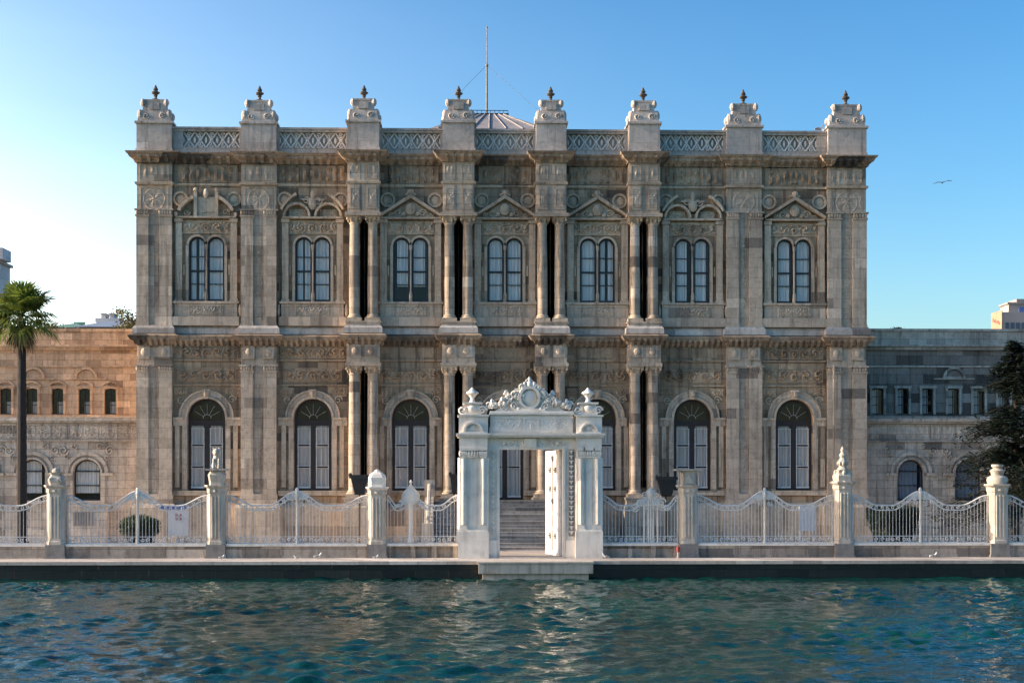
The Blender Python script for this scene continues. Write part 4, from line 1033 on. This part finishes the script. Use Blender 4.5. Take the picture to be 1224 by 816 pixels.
l.box(PX(586, FY), PX(684, FY), FY-.55, FY+.6, ZC+.1, zq(496)); l.box(PX(585, FY), PX(685, FY), FY-.68, FY+.7, zq(496), zq(493.5)); l.box(PX(586, FY)-.02, PX(684, FY)+.02, FY-.62, FY+.62, zq(493.5), zq(491.5))
l.box(PX(586, FY)+.2, PX(684, FY)-.2, FY-.58, FY-.549, zq(517), zq(499))
l.build('entablature', M['marbleg'], gate)
l = MB(); relief(l, PX(590, FY), PX(622, FY), zq(515), zq(501), FY-.585, .035, 'leaf'); relief(l, PX(648, FY), PX(680, FY), zq(515), zq(501), FY-.585, .035, 'leaf'); relief(l, PX(627, FY), PX(643, FY), zq(515), zq(501), FY-.585, .035, 'scroll')
l.build('tablet', M['marbleg'], gate)
ca = MB(); relief(ca, PX(600, FY), PX(669, FY), zq(535.5), zq(526), FY-.455, .06, 'scroll')
for k in range(17):
    z = zq(636)+(zq(540)-zq(636))*k/16
    for x in (PX(682.2, FY), PX(589.5, FY)):
        ca.ball((x, FY-.52, z), .045, .05, .10, 6, 4)
        for s_ in (-1, 1): ca.ball((x+s_*.07, FY-.52, z+.05), .05, .05, .035, 6, 4)
dk = MB(); dk.box(PX(679, FY), PX(685.5, FY), FY-.515, FY-.451, zq(640), zq(537)); dk.build('recess_shade_strip', M['plinthd'], gate)  # raised strip whose dark colour stands in for the shade of a recess
for k in range(3):
    x = PX((603, 634, 666)[k], FY); ca.ball((x, FY-.48, zo+.30), .13, .08, .11, 8, 5); ca.scroll(x-.22, FY-.5, zo+.3, .1, 1.2, 1, 0, .03); ca.scroll(x+.22, FY-.5, zo+.3, .1, 1.2, -1, 0, .03)
ca.box(gcx-.3, gcx+.3, FY-.62, FY-.46, zo+.1, zo+.55); ca.build('carving', M['marble'], gate)
# crest
cr = MB(); cxm = PX(632.5, FY); z0 = zq(491.5); f_ = FY-.2
cr.prism([(cxm-2.2, z0), (cxm+2.2, z0), (cxm+1.75, z0+.28), (cxm+1.45, z0+.5), (cxm+1.22, z0+.95), (cxm+.8, z0+1.32), (cxm+.3, z0+1.5), (cxm-.3, z0+1.5), (cxm-.8, z0+1.32), (cxm-1.22, z0+.95), (cxm-1.45, z0+.5), (cxm-1.75, z0+.28)], f_-.12, f_+.45, True, back=True)
cr.ring(cxm, z0+.78, .52, .68, f_-.3, f_-.12, 0, 2*math.pi, 22); cr.ball((cxm, f_-.14, z0+.78), .5, .12, .5, 12, 7)
for s_ in (-1, 1):
    cr.scroll(cxm+s_*.95, f_-.2, z0+1.0, .30, 1.6, s_, math.pi/2, .06); cr.scroll(cxm+s_*1.35, f_-.15, z0+.75, .27, 1.5, s_, math.pi/2, .055); cr.scroll(cxm+s_*1.0, f_-.22, z0+.3, .26, 1.5, -s_, -math.pi/2, .055)
    cr.scroll(cxm+s_*1.62, f_-.15, z0+.25, .25, 1.5, s_, 0, .055); cr.scroll(cxm+s_*.5, f_-.2, z0+1.4, .2, 1.4, -s_, 0, .07)
    cr.tube([(cxm+s_*1.2, f_, z0+.9), (cxm+s_*1.55, f_, z0+.5), (cxm+s_*2.1, f_, z0+.22), (cxm+s_*2.5, f_, z0+.3)], .13, 7, .07)
    cr.scroll(cxm+s_*2.55, f_-.08, z0+.38, .22, 1.4, s_, 0, .055); cr.ball((cxm+s_*2.15, f_, z0+.32), .26, .2, .2, 9, 6); cr.ball((cxm+s_*2.35, f_-.1, z0+.55), .13, .12, .17, 7, 5)
    cr.tube([(cxm+s_*1.55, f_-.05, z0+.95), (cxm+s_*1.5, f_-.05, z0+1.2)], .1, 6, .04); cr.ball((cxm+s_*1.45, f_, z0+1.05), .14, .12, .2, 7, 5)
    cr.ball((cxm+s_*.3, f_-.15, z0+1.52), .14, .12, .2, 7, 5); cr.ball((cxm+s_*.7, f_-.2, z0+.12), .18, .12, .12, 7, 5)
rs = random.Random(12)
for s_ in (-1, 1):
    for k in range(70):
        t = rs.random(); xx = .35+2.2*t; zz = (1.45-1.25*t**.8)*rs.uniform(.45, 1.05)
        cr.ball((cxm+s_*xx, f_-.12-rs.random()*.12, z0+.08+zz), rs.uniform(.06, .13), .08, rs.uniform(.07, .15), 6, 4)
cr.box(cxm-1.0, cxm+1.0, f_-.28, f_-.1, z0+.0, z0+.16)
cr.ball((cxm, f_-.1, z0+1.5), .24, .18, .28, 9, 6); cr.ball((cxm, f_-.1, z0+1.85), .12, .1, .16, 7, 5); cr.scroll(cxm-.15, f_-.12, z0+1.75, .12, 1.2, 1, 0, .04); cr.scroll(cxm+.15, f_-.12, z0+1.75, .12, 1.2, -1, 0, .04)
cr.v = [(cxm+(a[0]-cxm)*.80, a[1], z0+(a[2]-z0)*.86) for a in cr.v]
cr.build('crest', M['marble'], gate, smooth=True)
# white panelled leaf swung open inwards on the right jamb
lw = 2.55; aL = R(77); hx, hy = ox1-.03, FY+.30
lf = MB(); ux, uy = -math.cos(aL), math.sin(aL); nx_, ny_ = -math.sin(aL), -math.cos(aL)
def lbox(u0, u1, w0, w1, za, zb_):
    V = []
    for z in (za, zb_):
        for (u_, w_) in ((u0, w0), (u1, w0), (u1, w1), (u0, w1)): V.append((hx+ux*u_+nx_*w_, hy+uy*u_+ny_*w_, z))
    lf.add(V, [(0,3,2,1), (4,5,6,7), (0,1,5,4), (1,2,6,5), (2,3,7,6), (3,0,4,7)])
lbox(0, lw, 0, .06, GZ+.05, zo-.03)
for (a, b) in ((0, .16), (lw-.16, lw)): lbox(a, b, .06, .10, GZ+.05, zo-.03)
for z in (GZ+.05, GZ+1.3, GZ+2.1, zo-.22): lbox(.16, lw-.16, .06, .099, z, z+.18)
lf.build('gate_leaf', M['iron'], gate)
sc_ = MB(); sc_.tube([(hx+ux*1.27+nx_*.1, hy+uy*1.27+ny_*.1, GZ+.3), (hx+ux*1.27+nx_*.1, hy+uy*1.27+ny_*.1, zo-.3)], .02, 5)
for (u_, z) in ((.8, GZ+1.0), (1.75, GZ+1.0), (.8, zq(585)), (1.75, zq(585)), (.8, zq(562)), (1.75, zq(562)), (1.27, zq(548)), (1.27, zq(600))):
    pts = []
    for i in range(15):
        t = i/14; a = 9*t; rr = .2*(1-.85*t); pts.append((hx+ux*(u_+rr*math.cos(a))+nx_*.1, hy+uy*(u_+rr*math.cos(a))+ny_*.1, z+rr*math.sin(a)))
    sc_.tube(pts, .022, 5)
sc_.build('leaf_scrollwork', M['fin'], gate)
MB().box(ox0-.02, ox1+.02, FY-.9, FY+.9, GZ+.0, GZ+.06).build('threshold', M['paving'], gate)

# ------------------------------------------------------------------ palm
def palm(px, Y, pyc, label):
    x = PX(px, Y); zc = PZ(px, pyc, Y); r = thing('palm_tree', (x, Y, GZ), label, 'palm tree')
    rs = random.Random(5); t = MB(); prof = []
    n = 46
    for i in range(n+1):
        q_ = i/n; rr = .30*(1-.32*q_)+(.09 if i < 3 else 0)+.02*(i % 2); prof.append((rr, GZ+(zc-GZ-.2)*q_))
    t.lathe(x, Y, prof, 12); t.build('trunk', M['bark'], r)
    lv = MB(); dd = MB()
    def leaf(mb, az, el, L, blade, droop, nb):
        d = Vector((math.cos(az)*math.cos(el), math.sin(az)*math.cos(el), math.sin(el))); c = Vector((x, Y, zc))
        base = c+d*L+Vector((0, 0, -droop*L*.4)); mb.tube([c, c+d*L*.5+Vector((0,0,.05)), base], .028, 4, .015)
        side = d.cross(Vector((0,0,1))).normalized(); up = side.cross(d).normalized()
        for k in range(nb):
            a = R(-125)+R(250)*k/(nb-1); bd = (d*math.cos(a)+side*math.sin(a)+up*.22*abs(math.sin(a))).normalized(); bl = blade*(.68+.32*math.cos(a*.6))*rs.uniform(.85, 1.08)
            p1 = base+bd*bl*.55; p2 = base+bd*bl+Vector((0, 0, -droop*bl*.75)); wv = bd.cross(up).normalized()*.045
            mb.add([base-wv*.4, base+wv*.4, p1+wv*1.3, p1-wv*1.3, p2], [(0,1,2,3), (3,2,4)])
    for i in range(46):
        el = R(rs.uniform(-35, 80)); leaf(lv, i*2.399+rs.uniform(-.2, .2), el, rs.uniform(.85, 1.35), rs.uniform(1.1, 1.5), .20+.35*(1-math.sin(max(el, 0))), 20)
    for i in range(16):
        leaf(dd, i*2.399, R(rs.uniform(-80, -45)), rs.uniform(.6, .9), .8, .8, 16)
    lv.build('crown', M['palm'], r, flat_normals=True); dd.build('dead_leaves', M['dry'], r, flat_normals=True)
palm(26, -8.5, 377, 'tall fan palm with dark trunk before the left wing')
pb = thing('palm_tree', (PX(-14, -3), -3, GZ), 'low palm crown at the far left edge, left of the tall palm', 'palm tree') if False else None

# ------------------------------------------------------------------ cedar
def cedar(px, Y, top, hw_m, label, nm='cedar_tree', mt='cedar', seed=2, levels=30, zbot=1.6):
    x = PX(px, Y); zt = PZ(px, top, Y); r = thing(nm, (x, Y, GZ), label, 'tree'); rs = random.Random(seed)
    t = MB(); t.tube([(x, Y, GZ), (x+.1, Y, GZ+(zt-GZ)*.5), (x, Y, zt)], .32, 9, .04); lv = MB()
    H = zt-GZ
    for i in range(levels*5):
        q_ = rs.random()**.85; z = GZ+zbot+(H-zbot)*q_; L = hw_m*(1-q_)**.75*rs.uniform(.55, 1.12)+.25; az = rs.uniform(0, 6.28)
        d = Vector((math.cos(az), math.sin(az), 0)); c = Vector((x, Y, z)); pts = [c, c+d*L*.5+Vector((0, 0, .12*L)), c+d*L+Vector((0, 0, -.10*L))]
        t.tube(pts, .06, 4, .015)
        m_ = int(90+170*L/hw_m)
        for k in range(m_):
            s_ = rs.uniform(.12, 1.05); sp = (.16+.34*s_*(1.25-s_))*L*.8
            p = c+d*L*s_+Vector((0, 0, .12*L*math.sin(s_*3)-.12*L*s_*s_))+Vector((rs.gauss(0, sp*.6), rs.gauss(0, sp*.6), rs.gauss(0, .08)-.05))
            a = rs.uniform(0, 6.28); ln = rs.uniform(.16, .36); u_ = Vector((math.cos(a), math.sin(a), rs.uniform(-.5, .2)))*ln; w_ = Vector((-math.sin(a), math.cos(a), rs.uniform(-.4, .4)))*ln*.35
            lv.add([p-w_*.5, p+w_*.5, p+u_+w_*.2, p+u_*1.1-w_*.3], [(0,1,2,3)])
    t.build('trunk', M['bark'], r); lv.build('crown', M[mt], r, flat_normals=True)
cedar(1213, -5.0, 408, 4.2, 'dark cedar with drooping branches at the right edge of the scene')

def leafmass(mb, f, n, ln, rs, wid=.5):
    for k in range(n):
        p, nrm = f(rs); a = Vector((rs.gauss(0, 1), rs.gauss(0, 1), rs.gauss(0, 1))).normalized(); u_ = (a+nrm*.5).normalized()*ln*rs.uniform(.6, 1.2); w_ = u_.cross(Vector((rs.gauss(0,1), rs.gauss(0,1), rs.gauss(0,1)))).normalized()*ln*wid*.5
        p = Vector(p); mb.add([p-w_*.6, p+u_*.5-w_, p+u_, p+u_*.5+w_], [(0,1,2,3)])
# round planter shrub
x = PX(167, -11.5); z0 = GZ; r = thing('planter', (x, -11.5, z0), 'dark round planter of bushy green grass behind the left fence', 'planter')
MB().lathe(x, -11.5, [(.55, z0), (.62, z0+.1), (.9, z0+1.3), (.96, z0+1.36), (.9, z0+1.38)], 18).build('pot', M['black'], r, smooth=True)
lv = MB(); rs = random.Random(4)
def fb(rs):
    a = rs.uniform(0, 6.28); q_ = rs.random()**.5*.98; h = rs.random(); return (x+q_*math.cos(a), -11.5+q_*math.sin(a), z0+1.1+h*(.95-.35*q_*q_)), Vector((0, 0, 1.5))
leafmass(lv, fb, 5200, .2, rs, .22); lv.build('foliage', M['hedge'], r, flat_normals=True)
# clipped bush
x2 = PX(1067, -11.0); r = thing('clipped_bush', (x2, -11, GZ), 'clipped green bush flaring to a flat top behind the right fence', 'bush')
lv = MB(); zt2 = PZ(1067, 605, -11)
def ft(rs):
    h = rs.random()**.7; R_ = .66+(1.30-.66)*min(1, h*1.25); a = rs.uniform(0, 6.28)
    if rs.random() < .35: q_ = rs.random()**.5*1.22; return (x2+q_*math.cos(a), -11+q_*math.sin(a), zt2-.02-.12*(q_/1.2)**4), Vector((0,0,1))
    return (x2+R_*math.cos(a), -11+R_*math.sin(a), GZ+.15+h*(zt2-GZ-.25)), Vector((math.cos(a), math.sin(a), 0))
leafmass(lv, ft, 14000, .13, rs, .6); lv.lathe(x2, -11, [(.5, GZ+.2), (1.08, GZ+1.15), (1.06, zt2-.2), (.8, zt2-.15)], 20); lv.build('foliage', M['topiary'], r, flat_normals=True)
MB().lathe(x2, -11, [(.12, GZ), (.1, GZ+.3)], 8).build('trunk', M['bark'], r)

# notice board
xn = PX(213, -12.2); z1n, z0n = PZ(213, 604, -12.2), PZ(213, 640, -12.2)
r = thing('notice_board', (xn, -12.2, GZ), 'white standing notice board with blue heading and red marks', 'notice board')
MB().box(xn-.52, xn+.52, -12.2, -12.12, z0n, z1n).build('panel', M['white'], r)
MB().box(xn-.9, xn+.53, -12.23, -12.202, z1n-.18, z1n+.02).build('heading', M['signblue'], r)
m = MB()
for a in (-.13, .07):
    for b in (0, .2): m.box(xn+a, xn+a+.09, -12.215, -12.201, z1n-.75+b, z1n-.62+b)
    m.box(xn+a, xn+a+.03, -12.214, -12.2015, z1n-.75, z1n-.45)
m.build('marks', M['red'], r)
for q_ in (-.45, .4): MB().box(xn+q_, xn+q_+.05, -12.18, -12.14, GZ, z0n).build('leg', M['black'], r)
xn = PX(965, -12.2); r = thing('blank_board', (xn, -12.2, GZ), 'plain pale grey board standing behind the fence near the spire post', 'board')
MB().box(xn-.42, xn+.42, -12.2, -12.12, PZ(965, 634, -12.2), PZ(965, 604, -12.2)).build('panel', M['white'], r)
for q_ in (-.38, .33): MB().box(xn+q_, xn+q_+.05, -12.18, -12.14, GZ, PZ(965, 634, -12.2)).build('leg', M['iron'], r)
# wall grille by the left wing
xg = PX(103, .9); r = thing('utility_cabinet', (xg, .7, GZ), 'small grilled cabinet against the left wing under an arched window', 'cabinet')
MB().box(xg-1.35, xg+1.35, .3, .85, GZ, PZ(103, 605, .3)).box(xg-1.45, xg+1.45, .22, .88, PZ(103, 605, .3), PZ(103, 602, .3)).build('body', M['wing'], r)
m = MB()
for k in range(14): m.box(xg-.62+k*.092, xg-.57+k*.092, .25, .299, PZ(103, 628, .3), PZ(103, 612, .3))
m.build('grille', M['lead'], r)
# black flood lights on stands
def floodlight(px, py, w_, label):
    Y = -6.0; x = PX(px, Y); z = PZ(px, py, Y); r = thing('floodlight', (x, Y, GZ), label, 'floodlight', 'black floodlights before the palace')
    m = MB(); m.taper(x, Y, z-.55, z+.45, .26*w_, .3, .5*w_, .34); m.box(x-.56*w_, x+.56*w_, Y-.4, Y-.3, z+.3, z+.5); m.ball((x-.5*w_, Y-.3, z+.5), .1, .1, .12); m.build('housing', M['black'], r)
    MB().lathe(x, Y, [(.22, GZ), (.22, GZ+.05), (.05, GZ+.08), (.05, z-.55)], 8).box(x-.3, x+.3, Y-.05, Y+.05, z-.6, z-.54).build('stand', M['black'], r)
floodlight(430, 578, 1.0, 'black floodlight on a stand behind the domed fence post'); floodlight(543, 577, .45, 'narrow black floodlight on a stand just left of the white gate'); floodlight(796, 580, 1.15, 'large black floodlight on a stand right of the white gate')
# hydrant
x = PX(810.5, FY-.75); r = thing('hydrant', (x, FY-.75, GZ), 'small red hydrant pipe beside the slab topped post', 'hydrant')
MB().lathe(x, FY-.75, [(.09, GZ), (.09, GZ+0.020), (.05, GZ+0.030), (.05, GZ+0.300)], 8).build('pipe', M['post'], r)
MB().lathe(x, FY-.75, [(.06, GZ+0.300), (.1, GZ+0.320), (.1, GZ+0.525), (.05, GZ+0.560), (.03, GZ+0.650)], 10).box(x-.14, x+.14, FY-.79, FY-.71, GZ+0.400, GZ+0.440).build('valve', M['red'], r)

# ------------------------------------------------------------------ birds
def gull(x, y, z, label, s=1.0, face=1, flock='gulls resting by the water'):
    r = thing('gull', (x, y, z), label, 'gull', flock); b = MB()
    b.tube([(x-face*.26*s, y, z+.16*s), (x-face*.12*s, y, z+.18*s), (x+face*.06*s, y, z+.21*s), (x+face*.14*s, y, z+.28*s), (x+face*.19*s, y, z+.36*s)], .075*s, 9, .05*s)
    b.ball((x, y, z+.19*s), .16*s, .085*s, .085*s, 10, 6); b.ball((x+face*.2*s, y, z+.38*s), .055*s, .05*s, .05*s, 8, 5); b.build('body', M['feather'], r, smooth=True)
    MB().tube([(x+face*.23*s, y, z+.38*s), (x+face*.32*s, y, z+.36*s)], .018*s, 5, .006*s).build('beak', M['orange'], r)
    for q_ in (-.03, .03): MB().tube([(x, y+q_, z+.12*s), (x, y+q_, z)], .01*s, 4).build('leg', M['orange'], r)
    MB().ball((x-face*.08*s, y-.07*s, z+.2*s), .18*s, .03*s, .07*s, 8, 5).ball((x-face*.08*s, y+.07*s, z+.2*s), .18*s, .03*s, .07*s, 8, 5).build('wing', M['lead'], r, smooth=True)
for px, lb, s_, fc in ((265, 'white gull standing on the quay edge below the lion post', .8, 1), (354, 'small white gull between the lion and domed posts, left of another gull', .7, -1), (380, 'larger white gull on the quay left of the domed post', 1.1, 1), (449, 'white gull at the foot of the domed post', .75, 1), (724, 'white gull on the quay just right of the gate', .9, -1), (1116, 'white gull on the quay before the clipped bush', 1.0, 1)):
    gull(PX(px, -15.6), -15.6, GZ, lb, s_*.75, fc)
gull(PX(979, .2), .2, zf(154.5), 'dark gull perched on the roof parapet near the right corner', 1.0, 1, 'gulls on the roof')
def flying(px, py, Y, span, tilt, label):
    x, z = P(px, py, Y); r = thing('flying_bird', (x, Y, z), label, 'bird', 'birds in flight'); b = MB()
    b.tube([(x+.02, Y+span*.18, z), (x, Y+.05*span, z), (x, Y-span*.16, z-.01)], span*.035, 8, span*.018); b.build('body', M['featherd'], r, smooth=True); w_ = MB()
    for s_ in (-1, 1):
        q_ = lambda t, h: (x+s_*span*.5*t*math.cos(tilt), Y+span*.03*t, z+span*.5*t*s_*math.sin(tilt)+h)
        a0, a1, a2 = q_(.05, 0), q_(.5, span*.045), q_(1, span*.0)
        for (p, p2, w0, w1) in ((a0, a1, .07, .06), (a1, a2, .06, .012)):
            w_.add([(p[0], p[1]-w0*span, p[2]-.02*span), (p2[0], p2[1]-w1*span, p2[2]-.01*span), (p2[0], p2[1]+w1*span, p2[2]), (p[0], p[1]+w0*span, p[2]), (p[0], p[1], p[2]+.03*span), (p2[0], p2[1], p2[2]+.018*span)], [(0,1,2,3), (0,4,5,1), (3,2,5,4)])
    w_.build('wing', M['featherd'], r, smooth=True)
flying(1127, 218, -8, 1.05, R(9), 'dark bird gliding with wings spread in the right sky'); flying(139, 265.5, 20, .3, R(-8), 'tiny bird far off in the pale left sky')

# ------------------------------------------------------------------ background
def far_block(name, px0, px1, Y, pyt, mt, label, wrows=0, wcols=0, cat='building', extra=None, depth=14):
    x0, x1 = PX(px0, Y), PX(px1, Y); z1 = PZ((px0+px1)/2, pyt, Y); r = thing(name, ((x0+x1)/2, Y, GZ), label, cat)
    MB().box(x0, x1, Y, Y+depth, GZ, z1).build('wall', mt, r)
    if wrows:
        for i in range(wrows):
            for j_ in range(wcols):
                zz = z1-1.6-i*3.1; xx = x0+(x1-x0)*(j_+.5)/wcols; hw = (x1-x0)/wcols*.3
                f = MB().box(xx-hw-.1, xx+hw+.1, Y-.06, Y-.002, zz-.8, zz+.8).build('window', M['white'], r); MB().box(xx-hw, xx+hw, Y-.09, Y-.061, zz-.7, zz+.7).build('pane', M['bglass'], f)
    if extra: extra(r, x0, x1, Y, z1)
    return r
def tower_top(r, x0, x1, Y, z1):
    MB().box(x0-.5, x1+.4, Y-.5, Y+8.3, z1, z1+.35).build('roof_slab', M['lead'], r)
    m = MB(); xx = PX(-6, Y); m.box(xx-1.2, xx+.8, Y+1, Y+5, z1+.36, z1+2.0); m.lathe(xx-.6, Y+2, [(.7, z1+2), (.7, z1+3), (.3, z1+3.2)], 10); m.build('tank', M['conc'], r)
far_block('tower_block', -60, -8, 130, 311, M['conc'], 'pale grey blue tower block far off at the left edge', 5, 4, extra=tower_top, depth=8)
def slate_top(r, x0, x1, Y, z1):
    zr = PZ(110, 382.5, Y+6); m = MB(); m.add([(x0-.5, Y-.4, z1), (x1+.5, Y-.4, z1), (x1+.5, Y+14, z1), (x0-.5, Y+14, z1), (x0+1.5, Y+6, zr), (x1-.5, Y+6, zr)], [(0,1,5,4), (1,2,5), (2,3,4,5), (3,0,4), (0,3,2,1)]); m.build('roof', M['slate'], r)
    m = MB(); 
    m.box(PX(117, Y+6), PX(146, Y+6), Y+5, Y+8, zr-.3, PZ(125, 381.5, Y+6))
    for p in (125, 135): m.box(PX(p-2.5, Y+6), PX(p+2.5, Y+6), Y+5.5, Y+7, PZ(125, 381.5, Y+6), PZ(125, 376, Y+6)); m.box(PX(p-3.5, Y+6), PX(p+3.5, Y+6), Y+5.3, Y+7.2, PZ(125, 376, Y+6), PZ(125, 375, Y+6))
    m.build('chimney', M['conc'], r)
far_block('slate_roofed_house', 96, 150, 45, 391, M['render'], 'house with blue slate roof and chimneys rising behind the left wing', 1, 4, extra=slate_top)
def green_top(r, x0, x1, Y, z1):
    zr = PZ(80, 384.5, Y+5); m = MB(); m.add([(x0-.4, Y-.4, z1), (x1+.4, Y-.4, z1), (x1+.4, Y+12, z1), (x0-.4, Y+12, z1), (x0+2, Y+5, zr), (x1-2, Y+5, zr)], [(0,1,5,4), (1,2,5), (2,3,4,5), (3,0,4), (0,3,2,1)]); m.build('roof', M['green'], r)
far_block('green_roofed_house', 60, 97, 50, 391.5, M['render'], 'house with low green roof just right of the palm crown', 1, 3, extra=green_top)
def right_top(r, x0, x1, Y, z1):
    xa, xb = PX(1207, Y), x1; zt = PZ(1207, 363, Y)
    MB().box(xa, xb, Y+.4, Y+3.6, z1, zt).build('upper_floor', M['render'], r)
    MB().box(PX(1219, Y), PX(1245, Y), Y+.3, Y+.39, z1-.3, zt-.4).build('glazing', M['signblue'], r)
    MB().box(PX(1216, Y), xb+.3, Y+.2, Y+3.8, zt, PZ(1220, 357, Y)).box(xa-.2, PX(1215.5, Y), Y+.25, Y+3.7, zt, zt+.25).build('roof', M['lead'], r)
    MB().box(x0-.08, x0-.002, Y-.05, Y+4.05, z1-9, z1+.25).build('cladding', M['orange'], r)
    s_ = MB()
    for k in range(6): s_.box(x0-.12, x0-.081, Y+.6+k*.5, Y+.85+k*.5, z1-1.6+.12*k, z1-1.25+.12*k+.12*(k % 2))
    s_.build('lettering', M['red'], r)
    for k in range(5):
        xk = PX(1201.5+k*6.5, Y); MB().box(xk, xk+.5, Y-.05, Y-.001, z1-3.2, z1-1.4).build('window', M['bglass'], r)
far_block('office_block', 1198, 1275, 110, 373, M['render'], 'office block with orange side rising behind the right wing', extra=right_top, depth=4)
def bush_tree(px, Y, pyt, rad, label, mt='far', n=2200, seed=1):
    x = PX(px, Y); zt = PZ(px, pyt, Y); r = thing('garden_tree', (x, Y, GZ), label, 'tree', 'trees behind the palace wings'); rs = random.Random(seed); lv = MB(); t = MB()
    t.tube([(x, Y, GZ), (x+.15, Y, (zt+GZ)/2), (x, Y, zt-.3)], .2, 7, .04); cl = []
    for k in range(16):
        a = rs.uniform(0, 6.28); q_ = rad*rs.random()**.5*.85; p = (x+q_*math.cos(a), Y+q_*math.sin(a), zt-rs.uniform(.25, 3.2)); cl.append(p); t.tube([(x, Y, p[2]-1.2), p], .06, 4, .015)
    def f(rs):
        c = rs.choice(cl); v = Vector((rs.gauss(0, 1), rs.gauss(0, 1), rs.gauss(0, .8)))*.26; return (c[0]+v.x, c[1]+v.y, c[2]+v.z), v.normalized()
    leafmass(lv, f, n, .2, rs, .6); t.build('trunk', M['bark'], r); lv.build('crown', M[mt], r, flat_normals=True)
bush_tree(153, 16, 368, .8, 'leafy treetop poking up between left wing and palace', seed=3)
bush_tree(66, 22, 386, 1.2, 'low treetop right beside the palm crown', seed=5)
bush_tree(-10, 20, 345, 2.0, 'green treetop behind the left wing at the left edge', seed=8)
tf = MB(); xx, zz = PX(1073, 4.6), PZ(1073, 393.5, 4.6)
rs = random.Random(9); leafmass(tf, lambda rs: ((xx+rs.gauss(0, .16), 4.7+rs.gauss(0, .1), zz-.05+abs(rs.gauss(0, .07))), Vector((0, 0, 1))), 260, .12, rs, .5)
tag(tf.build('weed_tuft', M['hedge'], None, flat_normals=True), 'small green weed tuft growing on the right wing parapet', 'weed')
